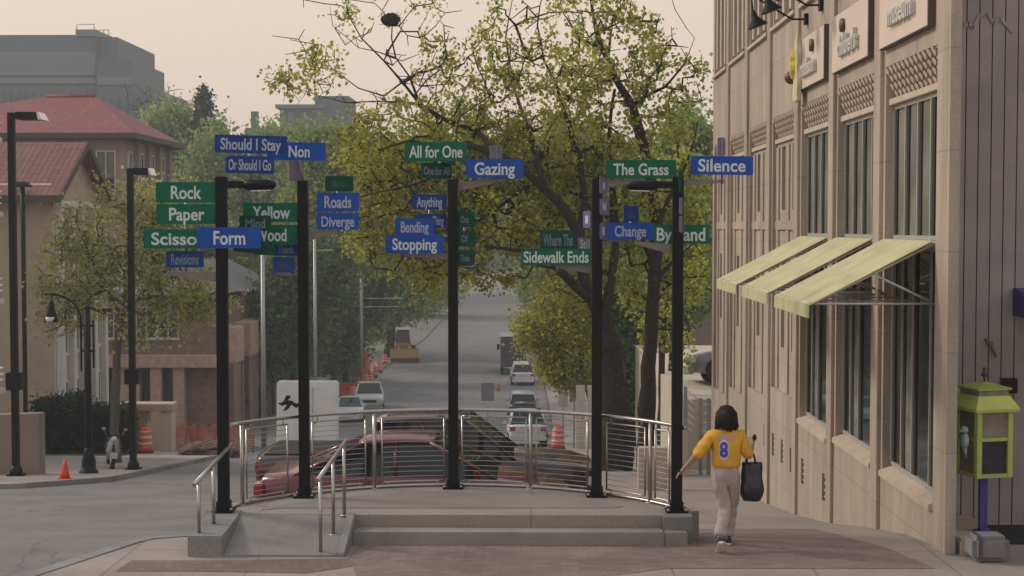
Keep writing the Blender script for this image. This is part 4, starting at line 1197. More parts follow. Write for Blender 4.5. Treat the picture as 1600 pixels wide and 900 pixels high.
# ================================================================== VEHICLES
def paint(name, col, rough=.3):
    return pm(name, col, rough, .0, var=.06, scale=2, coat=.35)
CARGLASS = pm('car_glass', (.012, .016, .017), .04, var=0, spec=.4)
def car(label, L, Wd, spec, body_mat, group=None, cat='car', name='parked_car', detail=True):
    """spec: 'st' stations (y, half width, z low, z belt), 'roof' four (y, z) points, wheels (y, y), radius"""
    t = thing(name, label, cat, (0, 0, 0), group)
    m = MB(); rings = []
    for (y, hw, zl, zb) in spec['st']:
        zm = zl + (zb - zl) * .55
        half = [(hw * .80, zl), (hw * .97, zl + .06), (hw, zm), (hw * .985, zb - .07), (hw * .93, zb - .005), (hw * .6, zb + .015)]
        rings.append([Vector((x, y, z)) for x, z in half] + [Vector((-x, y, z)) for x, z in reversed(half)])
    m.rings(rings); bd = m.build('body', body_mat, t, origin=(0, 0, .5))
    (ya, za), (yb, zb_), (yc, zc), (yd, zd) = spec['roof']
    hb, hr = spec['cab']
    ins = .0
    m = MB()
    def pr(y, z, hw): return [Vector((-hw, y, z)), Vector((hw, y, z))]
    A, B_, C_, D2 = pr(ya, za, hb), pr(yb, zb_, hr), pr(yc, zc, hr), pr(yd, zd, hb)
    m.add([A[0], A[1], B_[0], B_[1], C_[0], C_[1], D2[0], D2[1]], [(0, 1, 3, 2), (2, 3, 5, 4), (4, 5, 7, 6), (0, 2, 4, 6), (1, 7, 5, 3), (0, 6, 7, 1)])
    m.build('windows', CARGLASS, t)
    m = MB()
    for s_ in (-1, 1):
        for (p, q, r_) in ((A, B_, .035), (D2, C_, .03)):
            i = 0 if s_ < 0 else 1; m.tube([p[i], q[i]], r_, 5)
        for fy in spec.get('pil', (.45,)):
            i = 0 if s_ < 0 else 1
            yb2 = ya + (yd - ya) * fy; yt2 = yb_if = yb + (yc - yb) * ((fy - .0))
            m.tube([(s_ * hb, yb2, (za + zd) / 2), (s_ * hr, yt2, (zb_ + zc) / 2)], .035, 5)
    N = 8; rings = []
    for i in range(N + 1):
        f = i / N; y = yb - .06 + (yc - yb + .12) * f; z = zb_ + (zc - zb_) * f + .03 * math.sin(math.pi * f); e = .03
        rings.append([Vector((-hr - e, y, z - .02)), Vector((-hr + .05, y, z + .03)), Vector((0, y, z + .055)), Vector((hr - .05, y, z + .03)), Vector((hr + e, y, z - .02)), Vector((0, y, z - .03))])
    m.rings(rings); m.build('roof', body_mat, t)
    r0 = spec['wr']
    for wy in spec['wy']:
        for s_ in (-1, 1):
            x = s_ * (Wd / 2 - .13)
            wt = thing
            m = MB().lathe([(r0 * .55, -.11), (r0 * .93, -.11), (r0, -.07), (r0, .07), (r0 * .93, .11), (r0 * .55, .11)], (x + s_ * .02, wy, r0), 20, axis='x')
            wo = m.build('wheel', TYRE, t)
            m = MB().lathe([(r0 * .62, 0), (r0 * .62, .012), (r0 * .2, .03)] if s_ > 0 else [(r0 * .62, 0), (r0 * .62, -.012), (r0 * .2, -.03)], (x + s_ * .135, wy, r0), 12, axis='x'); m.build('rim', RIM, wo)
            pts = [(s_ * (Wd / 2 - .01), wy + (r0 + .06) * math.cos(a), r0 + (r0 + .06) * math.sin(a)) for a in [math.pi * q / 12 for q in range(13)]]
            MB().prism(pts, (s_ * .014, 0, 0)).build('wheel_arch', DARK, t)
    y0 = spec['st'][0][0]; y1 = spec['st'][-1][0]; hw = Wd / 2; zb0 = spec['st'][1][3]; zb1 = spec['st'][-2][3]
    for s_ in (-1, 1):
        MB().box((s_ * (hw - .36), y0 - .012, zb0 - .30), (s_ * (hw - .07), y0 + .12, zb0 - .10)).build('tail_light', LAMPRED, t, bevel=.015)
        MB().box((s_ * (hw - .42), y1 - .16, zb1 - .24), (s_ * (hw - .08), y1 + .012, zb1 - .09)).build('headlight', LAMPCLR, t, bevel=.015)
        my = yd - .28
        MB().box((s_ * (hw - .03), my - .06, zd + .02), (s_ * (hw + .15), my + .04, zd + .16)).build('mirror', body_mat, t, bevel=.02)
    MB().box((-hw + .06, y0 - .06, .30), (hw - .06, y0 + .12, .50)).build('rear_bumper', spec.get('bump', body_mat), t, bevel=.03)
    MB().box((-hw + .06, y1 - .12, .28), (hw - .06, y1 + .07, .50)).build('front_bumper', spec.get('bump', body_mat), t, bevel=.03)
    MB().box((-.45, y1 + .005, zb1 - .26), (.45, y1 + .025, zb1 - .11)).build('grille', DARK, t)
    MB().box((-.17, y0 - .03, zb0 - .30), (.17, y0 - .008, zb0 - .18)).build('number_plate', OFFWHITE, t)
    return t
SEDAN = dict(st=[(-2.32, .68, .42, .78), (-2.2, .80, .28, .94), (-1.6, .885, .22, .97), (-.6, .90, .2, .95), (.6, .90, .2, .93), (1.3, .885, .22, .88), (1.95, .83, .26, .76), (2.25, .70, .34, .66), (2.34, .56, .4, .6)],
             roof=[(-1.75, .95), (-.75, 1.40), (.25, 1.42), (1.25, .90)], cab=(.78, .58), wy=(-1.42, 1.42), wr=.32, pil=(.5,))
SUV = dict(st=[(-2.25, .72, .45, .95), (-2.15, .86, .32, 1.05), (-1.4, .93, .28, 1.06), (0, .94, .26, 1.05), (1.0, .93, .28, 1.03), (1.7, .90, .3, .98), (2.15, .82, .34, .88), (2.28, .68, .42, .78)],
           roof=[(-2.12, 1.04), (-1.85, 1.66), (.3, 1.70), (1.05, 1.03)], cab=(.84, .68), wy=(-1.38, 1.42), wr=.36, pil=(.33, .62))
PICK = dict(st=[(-2.85, .86, .62, 1.22), (-2.75, .94, .52, 1.25), (-1.2, .96, .42, 1.25), (-.2, .97, .40, 1.22), (1.0, .97, .40, 1.2), (1.6, .96, .42, 1.18), (2.5, .94, .46, 1.10), (2.85, .86, .5, 1.0), (2.92, .78, .55, .92)],
            roof=[(-.98, 1.22), (-.80, 1.80), (.72, 1.83), (1.55, 1.17)], cab=(.86, .70), wy=(-1.85, 1.85), wr=.40, pil=(.48,), bump=GALV)
HATCH = dict(st=[(-1.95, .7, .42, .9), (-1.85, .82, .3, .98), (-1.1, .88, .24, .98), (0, .88, .22, .95), (1.0, .87, .24, .92), (1.6, .82, .28, .84), (1.92, .68, .36, .72)],
             roof=[(-1.8, .97), (-1.35, 1.45), (.2, 1.48), (1.15, .91)], cab=(.78, .60), wy=(-1.22, 1.25), wr=.31, pil=(.5,))
def place(o, x, y, rz):
    o.location = (x, y, TZ(y) - .12)
    s = (TZ(y + 1) - TZ(y - 1)) / 2
    d = Vector((-math.sin(rz), math.cos(rz), 0))
    sl = math.atan(s)
    # lean the car with the slope of the street
    q = Vector((0, 0, 1)).rotation_difference(Vector((0, -s, 1)).normalized()).to_matrix() @ Matrix.Rotation(rz, 3, 'Z')
    o.rotation_euler = q.to_euler()
cr_red = paint('paint_red', (.105, .006, .012), .22)
sed = car('dark red sedan just behind the curved railing, side on', 4.66, 1.8, SEDAN, cr_red, cat='car', name='red_sedan')
sed.location = (P(650, 700, 22.3).x, 22.3, P(650, 678, 22.3).z - 1.47); sed.rotation_euler = (0, 0, R(-90))
pk = car('dark maroon pickup truck side on behind the red sedan', 5.8, 1.94, PICK, paint('paint_maroon', (.040, .012, .014), .22), cat='pickup truck', name='pickup_truck')
MB().box((-.80, -2.72, 1.24), (.80, -1.05, 1.275)).build('truck_bed', DARK, pk)
pk.location = (P(668, 700, 25.6).x, 25.6, P(668, 643, 25.6).z - 1.9); pk.rotation_euler = (0, 0, R(-90))
silver = paint('paint_silver', (.42, .43, .44)); white = paint('paint_white', (.62, .62, .62)); dark = paint('paint_dark', (.03, .033, .038)); green = paint('paint_green', (.05, .07, .06))
GRP = 'cars parked along the far street'
c0 = car('white sports utility car at the right kerb, nearest behind the railing', 4.5, 1.88, SUV, white, GRP); place(c0, P(822, 500, 71).x, 71, R(2.5))
c1 = car('white hatchback parked at the right kerb, second behind the railing', 3.9, 1.76, HATCH, white, GRP); place(c1, P(821, 500, 80).x, 80, R(2))
c2 = car('dark hatchback parked at the right kerb between two pale cars', 3.9, 1.76, HATCH, dark, GRP); place(c2, P(819, 500, 86.5).x, 86.5, R(2))
c3 = car('pale parked sports utility car at the right kerb, farthest of the row behind the railing', 4.5, 1.88, SUV, silver, GRP); place(c3, P(816, 500, 93).x, 93, R(2))
c4 = car('white sports utility car parked up the street behind a black box truck', 4.5, 1.88, SUV, white, GRP); place(c4, P(816, 500, 118).x, 118, R(2))
c5 = car('white car facing the camera beside the white trailer', 4.66, 1.8, SEDAN, white, GRP); place(c5, P(546, 500, 92).x, 92, R(186))
c6 = car('silver pickup truck with dark windscreen facing the camera behind the white car', 5.6, 1.94, PICK, silver, GRP, 'pickup truck'); place(c6, P(577, 500, 99).x, 99, R(186))
c7 = car('pale grey car half hidden behind the black post above the white trailer', 4.5, 1.88, SUV, silver, GRP); place(c7, P(462, 500, 122).x, 122, R(120))
c8 = car('dark car nose showing beside the beige house on the left', 3.9, 1.76, HATCH, dark, GRP); place(c8, P(385, 500, 106).x, 106, R(150))
c9 = car('grey car parked beside the museum behind the white stair rails', 4.5, 1.88, SUV, paint('paint_grey', (.2, .21, .22)), GRP); place(c9, 4.9, 47, R(90)); c9.location = (7.3, 47, CAMZ - 4.98)
# black box truck up the street
bt_ = thing('box_truck', 'dark box truck parked far up the right side of the street', 'truck', (0, 0, 0))
MB().box((-1.1, -3.2, .75), (1.1, 1.6, 3.3)).build('cargo_box', dark, bt_, bevel=.04)
MB().hexa([(-1.0, 1.7, .5), (1.0, 1.7, .5), (1.0, 3.4, .5), (-1.0, 3.4, .5), (-.95, 1.7, 2.5), (.95, 1.7, 2.5), (.95, 2.6, 2.45), (-.95, 2.6, 2.45)]).build('cab', dark, bt_, bevel=.05)
for wy in (-2.2, 2.5):
    for s_ in (-1, 1): MB().lathe([(.25, -.13), (.48, -.13), (.48, .13), (.25, .13)], (s_ * .95, wy, .48), 16, axis='x').build('wheel', TYRE, bt_)
for s_ in (-1, 1):
    MB().box((s_ * .75, -3.24, .9), (s_ * 1.0, -3.19, 1.1)).build('tail_light', LAMPRED, bt_)
    MB().box((s_ * 1.12, 2.3, 1.7), (s_ * 1.35, 2.4, 2.2)).build('mirror', BLACK, bt_)
MB().box((-1.0, -3.23, .9), (1.0, -3.205, 3.2)).build('rear_door', pm('truck_door', (.05, .055, .065), .4), bt_)
MB().box((-1.135, -3.25, .7), (-1.07, -3.1, 3.33)).build('edge_trim', OFFWHITE, bt_)
place(bt_, P(801, 500, 127).x, 127, R(1.5))
# white trailer with a dark brush mark on the door
tr = thing('white_trailer', 'white cargo trailer seen from behind with a dark brush drawing on its left door', 'trailer', (0, 0, 0))
MB().box((-1.08, 0, .55), (1.08, 4.2, 2.75)).build('trailer_box', WHITE, tr, bevel=.06)
for s_ in (-1, 1):
    d_ = MB().box((s_ * .03, -.035, .62), (s_ * 1.0, -.004, 2.52)).build('trailer_door', WHITE, tr, bevel=.012)
    m = MB().tube([(s_ * .16, -.06, .66), (s_ * .16, -.06, 2.5)], .016, 6); m.box((s_ * .1, -.07, 1.25), (s_ * .3, -.045, 1.31)); m.build('latch_bar', GALV, d_)
    MB().lathe([(.18, -.1), (.34, -.1), (.34, .1), (.18, .1)], (s_ * .98, 2.0, .34), 16, axis='x').build('wheel', TYRE, tr)
    MB().box((s_ * .8, -.05, .42), (s_ * 1.02, .0, .53)).build('tail_light', LAMPRED, tr)
    if s_ < 0:
        m = MB()
        def stroke(pts, r):
            m.tube([(x, -.04, z) for x, z in pts], r, 5)
        k_ = lambda pts: [(-.52 + (x + .45) * 1.25, 1.93 + (z - 1.68) * .85) for x, z in pts]
        stroke(k_([(-.78, 1.62), (-.66, 1.78), (-.50, 1.74), (-.36, 1.60), (-.2, 1.70), (-.08, 1.62)]), [.045, .075, .065, .08, .07, .02])
        stroke(k_([(-.66, 1.78), (-.60, 1.96), (-.52, 1.98)]), [.06, .075, .045]); stroke(k_([(-.52, 1.72), (-.62, 1.5), (-.70, 1.40)]), [.075, .06, .02]); stroke(k_([(-.22, 1.68), (-.26, 1.5), (-.30, 1.42)]), [.06, .045, .018])
        stroke(k_([(-.86, 1.70), (-.7, 1.68), (-.58, 1.70)]), [.02, .045, .045])
        for v_i in range(len(m.v)):
            x, y, z = m.v[v_i]; m.v[v_i] = (x, -.04 + (y + .04) * .06, z)
        m.build('brush_drawing', BLACK, d_)
MB().box((-1.02, -.02, .5), (1.02, .1, .6)).build('rear_bumper', GALV, tr)
place(tr, P(479, 500, 51).x, 51, R(9))
# red and orange works equipment
def barrel_proto():
    t = thing('traffic_barrel', 'orange traffic barrel', 'traffic barrel', (0, 0, 0), 'orange traffic barrels at the road works')
    MB().lathe([(.30, 0), (.30, .08)], (0, 0, 0), 16).build('base', BLACK, t)
    MB().lathe([(.28, .08), (.27, .3), (.25, .31), (.245, .5), (.235, .51), (.23, .72), (.21, .73), (.205, .9), (.15, .95), (.05, .96)], (0, 0, 0), 18).build('drum', RED, t)
    for z0_, z1_, ra, rb in ((.33, .43, .256, .252), (.55, .65, .242, .238), (.77, .85, .215, .212)):
        MB().lathe([(ra, z0_), (rb, z1_)], (0, 0, 0), 18).build('band', REFLECT, t)
    MB().tube([(-.08, 0, .95), (-.07, 0, 1.02), (.07, 0, 1.02), (.08, 0, .95)], .018, 6).build('handle', RED, t)
    return t
bar0 = barrel_proto()
blist = [(225, 53, 'orange traffic barrel in front of the low cream wall at the left corner', .1), (562, 113, 'orange banded barrel standing by the left kerb below the pink mesh roll', 0), (578, 118, 'orange banded barrel at the left kerb, second one up the street', 0),
         (592, 126, 'orange banded barrel leaning beside the tree trunk at the left kerb', 0), (601, 133, 'orange banded barrel nearest the yellow loader', 0), (629, 165, 'orange barrel beyond the yellow loader far up the street', 0),
         (849, 78, 'orange barrel on the right pavement behind the row of parked cars', .1), (872, 58, 'orange barrel top showing through the railing near the right post', .1), (637, 178, 'orange barrel farthest up the left kerb beside the red mesh', 0)]
blist += [(551, 106, 'orange banded barrel at the left kerb, nearest one behind the silver pickup', 0), (585, 122, 'orange banded barrel at the left kerb, third one up the street', 0),
          (612, 146, 'orange barrel on the left verge just past the yellow loader', 0), (618, 153, 'orange barrel on the left verge, second past the yellow loader', 0), (571, 115.5, 'orange banded barrel beside the foot of the mesh roll', 0)]
for i, (px, D, lb, up) in enumerate(blist):
    o = bar0 if i == 0 else dup(bar0)
    o['label'] = lb; o.location = (P(px, 500, D).x, D, TZ(D) - .12 + up)
    o.rotation_euler = (0, R(6) if 'leaning' in lb else 0, i)
def cone(px, D, h, lb):
    t = thing('traffic_cone', lb, 'traffic cone', (0, 0, 0))
    MB().box((-.17, -.17, 0), (.17, .17, .03)).build('base', REDCONE, t, bevel=.01)
    MB().lathe([(.13, .03), (.10, h * .35), (.06, h * .7), (.03, h), (.0, h)], (0, 0, 0), 16).build('cone_body', REDCONE, t)
    t.location = (P(px, 500, D).x, D, TZ(D) + (0 if px < 300 else -.12)); t.rotation_euler = (0, R(2), .3)
cone(98, 37.2, .50, 'small bright orange cone on the left pavement near the lamp post')
cone(779, 112, .75, 'orange cone standing in the street beside the dark box truck')
# red water filled barrier row and pink mesh roll
def barrier(px, D, wd, lb, rz=0, z=0):
    t = thing('road_barrier', lb, 'barrier', (0, 0, 0), 'red plastic road barriers')
    MB().prism([(-wd / 2, -.28, 0), (-wd / 2, .28, 0), (-wd / 2, .10, .45), (-wd / 2, .08, 1.0), (-wd / 2, -.08, 1.0), (-wd / 2, -.10, .45)], (wd, 0, 0)).build('barrier_body', RED, t, bevel=.03)
    m = MB()
    for x in (-wd * .28, wd * .28): m.box((x - .18, -.305, .08), (x + .18, -.25, .22))
    m.build('fork_slot', DARK, t)
    t.location = (P(px, 500, D).x, D, TZ(D) - .12 + z); t.rotation_euler = (0, 0, rz)
barrier(541, 107, 1.6, 'red plastic road barrier behind the white parked car', .1)
barrier(459, 113, 1.2, 'red plastic road barrier left of the black post above the trailer', -.2)
roll = MB()
roll.lathe([(.36, 0), (.42, .5), (.38, 1.2), (.30, 1.6), (.12, 1.68)], (0, 0, 0), 14)
o = roll.build('mesh_roll', pm('mesh_pink', (.55, .10, .09), .7, var=.3, scale=6)); o.location = (P(566, 500, 119).x, 119, TZ(119) - .1); o.scale = (1.5, 1.5, 1.55)
tag(o, 'pinkish red roll of safety mesh standing by the grey utility pole', 'mesh roll')
# bags and panels heaped behind the barrier
for (px, py, D, sx, sz, lb) in ((512, 585, 124, 1.1, 1.0, 'white bulk bag, left one of two on the barrier heap'), (536, 586, 124, 1.2, .8, 'white bulk bag, right one of two on the barrier heap')):
    c = P(px, py, D); m = MB().ball((0, 0, sz / 2), (sx / 2, .4, sz / 2), 10, 7, jit=.1)
    o = m.build('bulk_bag', OFFWHITE); o.location = (c.x, D, TZ(D)); tag(o, lb, 'bag')
for (px0, px1, y0_, y1_, D, lb) in ((525, 541, 548, 570, 120, 'grey equipment cabinet, left of two by the left kerb'), (543, 556, 548, 565, 121, 'pale equipment cabinet, right of two by the left kerb')):
    a = P(px0, y1_, D); c = P(px1, y0_, D); hz = c.z - a.z + 1.6
    m = MB().box((0, 0, 0), (c.x - a.x, .8, hz)); m.box((-.04, -.04, hz), (c.x - a.x + .04, .84, hz + .06)); o = m.build('equipment_cabinet', GALV, None, bevel=.02); o.location = ((a.x + c.x) / 2, D, c.z - hz); tag(o, lb, 'cabinet')
# yellow wheel loader
YEL = pm('machine_yellow', (.26, .14, .035), .5, var=.2, scale=3)
ld = thing('wheel_loader', 'yellow wheel loader with a raised white cab roof working at the left kerb', 'loader', (0, 0, 0))
MB().hexa([(-.8, -1.0, .8), (.8, -1.0, .8), (.8, 2.6, .8), (-.8, 2.6, .8), (-.75, -1.0, 1.6), (.75, -1.0, 1.6), (.7, 2.6, 1.8), (-.7, 2.6, 1.8)]).build('engine_body', YEL, ld, bevel=.06)
MB().hexa([(-.65, -.4, 1.62), (.65, -.4, 1.62), (.65, 1.0, 1.7), (-.65, 1.0, 1.7), (-.55, -.2, 2.9), (.55, -.2, 2.9), (.55, .9, 2.9), (-.55, .9, 2.9)]).build('cab', CARGLASS, ld)
MB().box((-.68, -.4, 2.9), (.68, 1.05, 3.05)).build('cab_roof', WHITE, ld, bevel=.03)
MB().rings([[Vector((x, -2.6, .1)), Vector((x, -2.9, .5)), Vector((x, -2.5, 1.3)), Vector((x, -2.0, 1.2)), Vector((x, -1.9, .4))] for x in (-1.3, 0, 1.3)], smooth=False).build('bucket', YEL, ld)
for s_ in (-1, 1):
    MB().tube([(s_ * .5, -1.9, .9), (s_ * .5, -1.2, 1.4), (s_ * .5, -.6, 1.3)], .09, 4, square=True).build('lift_arm', YEL, ld)
    for wy in (-.7, 1.8): MB().lathe([(.3, -.22), (.62, -.22), (.66, 0), (.62, .22), (.3, .22)], (s_ * 1.0, wy, .66), 18, axis='x').build('wheel', TYRE, ld)
place(ld, P(630, 500, 137).x, 137, R(8))

# ================================================================== LEFT SIDE STREET FURNITURE
def shoebox_lamp(px, D, ytop, lb, hx, hw=.28, box=None, base_h=.0):
    b0 = GX(px, D, 0); r = thing('street_lamp', lb, 'street lamp', b0, 'tall black street lamps')
    zt = P(px, ytop, D).z
    m = MB().tube([b0, (b0.x, b0.y, zt)], .085, 4, square=True); m.build('pole', BLACK, r, bevel=.01)
    m = MB().box((b0.x - .2, b0.y - .2, b0.z), (b0.x + .2, b0.y + .2, b0.z + .05)); m.lathe([(.17, .05), (.17, .16), (.11, .28)], b0, 12); m.build('base_plate', BLACK, r)
    L = hx * D / F
    hd = MB().tube([(b0.x, b0.y, zt - .09), (b0.x + L * .3, b0.y, zt - .09)], .05, 4, square=True)
    hd.hexa([(b0.x + L * .22, b0.y - hw, zt - .19), (b0.x + L * .86, b0.y - hw, zt - .19), (b0.x + L * .86, b0.y + hw, zt - .19), (b0.x + L * .22, b0.y + hw, zt - .19),
             (b0.x + L * .22, b0.y - hw, zt + .0), (b0.x + L * .82, b0.y - hw, zt + .0), (b0.x + L * .82, b0.y + hw, zt + .0), (b0.x + L * .22, b0.y + hw, zt + .0)])
    ho = hd.build('lamp_head', BLACK, r)
    MB().hexa([(b0.x + L * .87, b0.y - hw, zt - .20), (b0.x + L * 1.0, b0.y - hw, zt - .20), (b0.x + L * 1.0, b0.y + hw, zt - .20), (b0.x + L * .87, b0.y + hw, zt - .20),
               (b0.x + L * .83, b0.y - hw, zt + .0), (b0.x + L * .87, b0.y - hw, zt + .0), (b0.x + L * .87, b0.y + hw, zt + .0), (b0.x + L * .83, b0.y + hw, zt + .0)]).build('lens', LAMPCLR, ho)
    if box:
        za, zb = P(px, box[1], D).z, P(px, box[0], D).z
        MB().box((b0.x - .2, b0.y - .16, za), (b0.x + .2, b0.y + .16, zb)).build('control_box', BLACK, r, bevel=.02)
    return r
shoebox_lamp(22, 38.6, 176, 'tall black street lamp at the left edge with a flat head reaching right', 54, box=(582, 609))
shoebox_lamp(206, 42, 263, 'black street lamp behind the young tree with a flat head reaching right', 38, box=(577, 600))
b0 = GX(38, 62); r = thing('street_lamp', 'thin black street lamp with a small hooded head behind the tall left lamp', 'street lamp', b0, 'tall black street lamps'); zt = P(38, 292, 62).z
MB().tube([b0, (b0.x, b0.y, zt)], .10, 8).build('pole', BLACK, r)
MB().rings([[Vector((b0.x + x * s1, b0.y + y * s1, zt + z)) for x, y in ((-1, -.6), (1, -.6), (1, .6), (-1, .6))] for s1, z in ((.34, 0), (.36, .05), (.18, .22))], smooth=False).build('lamp_head', BLACK, r)
# ornamental lantern lamp
b0 = GX(136, 40); lp = thing('lantern_lamp', 'short black ornamental lamp post with a hanging bell lantern on a curved arm', 'lamp post', b0)
zz = lambda py: P(136, py, 40).z
m = MB().lathe([(.26, 0), (.26, .06), (.20, .1), (.19, .35), (.12, .62), (.10, .7)], b0, 14); m.build('base', BLACK, lp)
m = MB().tube([(b0.x, b0.y, b0.z + .6), (b0.x, b0.y, zz(482))], [.10, .085], 10); m.lathe([(.11, 0), (.11, .03), (.03, .12)], (b0.x, b0.y, zz(482)), 10)
m.build('pole', BLACK, lp)
xl = P(80, 490, 40).x
m = MB()
ap = []
x0 = b0.x - .17
for i in range(11):
    a = math.pi / 2 * i / 10
    ap.append((x0 - (x0 - xl) * (1 - math.cos(a)) , b0.y, zz(500) + (zz(460) - zz(500)) * math.sin(a)))
m.tube([(x0, b0.y, zz(580))] + ap, .028, 8)
m.tube([(b0.x + .17, b0.y, zz(575)), (b0.x + .17, b0.y, zz(500))], .028, 8)
for py in (509, 548): m.box((b0.x - .20, b0.y - .04, zz(py) - .03), (b0.x + .20, b0.y + .04, zz(py) + .03))
m.box((xl - .17, b0.y - .025, zz(460) - .02), (xl + .1, b0.y + .025, zz(460) + .03))
m.build('arm', BLACK, lp)
m = MB().lathe([(.02, zz(460) - zz(502)), (.02, zz(470) - zz(502)), (.09, zz(473) - zz(502)), (.10, zz(484) - zz(502)), (.18, .06), (.19, 0), (.18, -.02)], (xl, b0.y, zz(502)), 14)
ln = m.build('lantern', BLACK, lp)
MB().lathe([(.12, -.01), (.13, .12)], (xl, b0.y - .08, zz(502)), 12).build('glass', LAMPCLR, ln)
# grey utility poles
def utility(px, D, ybase, ytop, lb, r_=.11, arms=()):
    b0 = P(px, ybase, D); b0.z = min(b0.z, TZ(D)); t = thing('utility_pole', lb, 'utility pole', b0, 'grey poles along the far left pavement')
    zt = P(px, ytop, D).z
    MB().tube([b0, (b0.x, b0.y, zt)], [r_, r_ * .7], 8).build('pole', GALV, t)
    for (py, x1) in arms:
        c = P(px, py, D); m = MB().tube([c, (P(x1, py, D).x, D, c.z + .05)], .05, 6); m.build('cross_arm', GALV, t)
    return t
utility(412, 60, 640, 396, 'grey pole beside the beige house left of the white trailer', arms=())
utility(493, 82, 620, 368, 'grey pole just right of the black post with yellow wood signs', arms=((392, 520),))
utility(565, 108, 580, 384, 'grey utility pole with two cross arms near the red mesh roll', r_=.13, arms=((467, 632), (480, 624), (384, 585)))
# back of a street sign in the road
b0 = GX(762, 78, -.12); t = thing('road_sign', 'grey back of a rectangular road sign on a thin post in the street', 'road sign', b0)
MB().tube([b0, (b0.x, b0.y, P(762, 598, 78).z)], .03, 6).build('post', GALV, t); a = P(752, 626, 78.0); c = P(772, 598, 78.0)
MB().box((a.x, 77.93, a.z), (c.x, 77.96, c.z)).build('sign_plate', pm('sign_back_grey', (.19, .19, .2), .5, .2), t, bevel=.01)
# scooter
sc = thing('motor_scooter', 'grey motor scooter parked on the left pavement beside the lantern lamp post', 'scooter', (0, 0, 0))
SCG = pm('scooter_grey', (.28, .28, .29), .3, var=.1, coat=.4)
for wy, nm in ((-.62, 'rear'), (.62, 'front')):
    wo = MB().lathe([(.12, -.05), (.22, -.06), (.25, 0), (.22, .06), (.12, .05)], (0, wy, .25), 16, axis='x').build('wheel', TYRE, sc)
    MB().lathe([(.13, -.065), (.13, .065)], (0, wy, .25), 12, axis='x').build('rim', RIM, wo)
MB().rings([[Vector((w_ * math.cos(R(q * 45)), y, z + h_ * math.sin(R(q * 45)))) for q in range(8)] for y, w_, z, h_ in ((-.9, .10, .55, .08), (-.7, .17, .55, .18), (-.35, .18, .5, .22), (-.1, .14, .4, .18))]).build('rear_body', BLACK, sc)
MB().rings([[Vector((w_ * math.cos(R(q * 45)), y, z + h_ * math.sin(R(q * 45)))) for q in range(8)] for y, w_, z, h_ in ((-.85, .10, .76, .03), (-.6, .15, .78, .05), (-.2, .14, .74, .05), (-.05, .06, .72, .03))]).build('seat', BLACK, sc)
MB().hexa([(-.13, -.2, .26), (.13, -.2, .26), (.13, .3, .26), (-.13, .3, .26), (-.13, -.2, .31), (.13, -.2, .31), (.13, .34, .31), (-.13, .34, .31)]).build('footboard', BLACK, sc)
MB().rings([[Vector((-w_, y, z)), Vector((0, y + .1, z)), Vector((w_, y, z)), Vector((0, y + .04, z))] for y, w_, z in ((.34, .16, .3), (.40, .2, .55), (.36, .16, .8), (.33, .1, .92))]).build('leg_shield', SCG, sc)
m = MB().tube([(0, .62, .25), (0, .42, .8), (0, .36, .98)], .03, 8); m.tube([(-.32, .26, 1.0), (0, .36, 1.0), (.32, .26, 1.0)], .02, 8); m.build('handlebar', BLACK, sc)
for s_ in (-1, 1):
    m = MB().tube([(s_ * .22, .3, 1.0), (s_ * .30, .3, 1.16)], .008, 6); m.ball((s_ * .31, .3, 1.18), (.06, .02, .045), 10, 6); m.build('mirror', RIM, sc)
MB().ball((0, .48, .92), (.08, .05, .08), 10, 8).build('headlight', LAMPCLR, sc)
MB().box((-.06, -.96, .52), (.06, -.9, .6)).build('tail_light', LAMPRED, sc)
MB().rings([[Vector((.11 * math.cos(a) * k_, .62 + .3 * math.cos(b2), .25 + .3 * math.sin(b2))) for a, k_ in ((0, 1), (math.pi, 1))] for b2 in [R(30 + 20 * q) for q in range(7)]], close=False).build('mudguard', SCG, sc)
g = G(172, 731); sc.location = (g.x, g.y, TZ(g.y)); sc.rotation_euler = (0, R(-6), R(200))
# ================================================================== BUILDINGS ON THE LEFT AND FAR AWAY
STUCCO = pm('stucco_buff', (.38, .31, .23), .85, var=.1, scale=1.5, bump=.1, world=True)
CREAM = pm('stucco_cream', (.48, .42, .33), .85, var=.08, scale=1.5, world=True)
PINKW = pm('wall_pinkish', (.26, .19, .17), .85, var=.12, scale=.8, bump=.1, world=True)
BRICKW = pm('brick_brown', (.20, .135, .112), .85, var=.25, scale=3, bump=.2, bscale=40, world=True)
BRICKP = pm('brick_pink', (.42, .28, .22), .85, var=.2, scale=3, bump=.2, bscale=40, world=True)
GREYC = pm('grey_concrete_far', (.12, .14, .15), .85, var=.08, scale=.3, world=True)
GREYD = pm('grey_band_far', (.175, .195, .21), .8, var=.08, scale=.3, world=True)
def tile_mat(name, col):
    m = pm(name, col, .75, var=.22, scale=2.5, world=True)
    n, l, b = nodes_of(m)
    g = n.new('ShaderNodeNewGeometry'); wv = n.new('ShaderNodeTexWave'); wv.bands_direction = 'Z'; wv.inputs['Scale'].default_value = 1.6; wv.inputs['Distortion'].default_value = .3
    l.new(g.outputs['Position'], wv.inputs['Vector'])
    w2 = n.new('ShaderNodeTexWave'); w2.bands_direction = 'X'; w2.inputs['Scale'].default_value = 1.2; l.new(g.outputs['Position'], w2.inputs['Vector'])
    ad = n.new('ShaderNodeMath'); l.new(wv.outputs['Fac'], ad.inputs[0]); l.new(w2.outputs['Fac'], ad.inputs[1])
    bp = n.new('ShaderNodeBump'); bp.inputs['Strength'].default_value = .3; bp.inputs['Distance'].default_value = .04
    l.new(ad.outputs[0], bp.inputs['Height']); l.new(bp.outputs['Normal'], b.inputs['Normal'])
    return m
TILE = tile_mat('roof_tile_red', (.20, .052, .050)); TILE2 = tile_mat('roof_tile_dull_red', (.165, .066, .062))
SOFFIT = pm('soffit_dark', (.07, .05, .042), .8, var=.1)
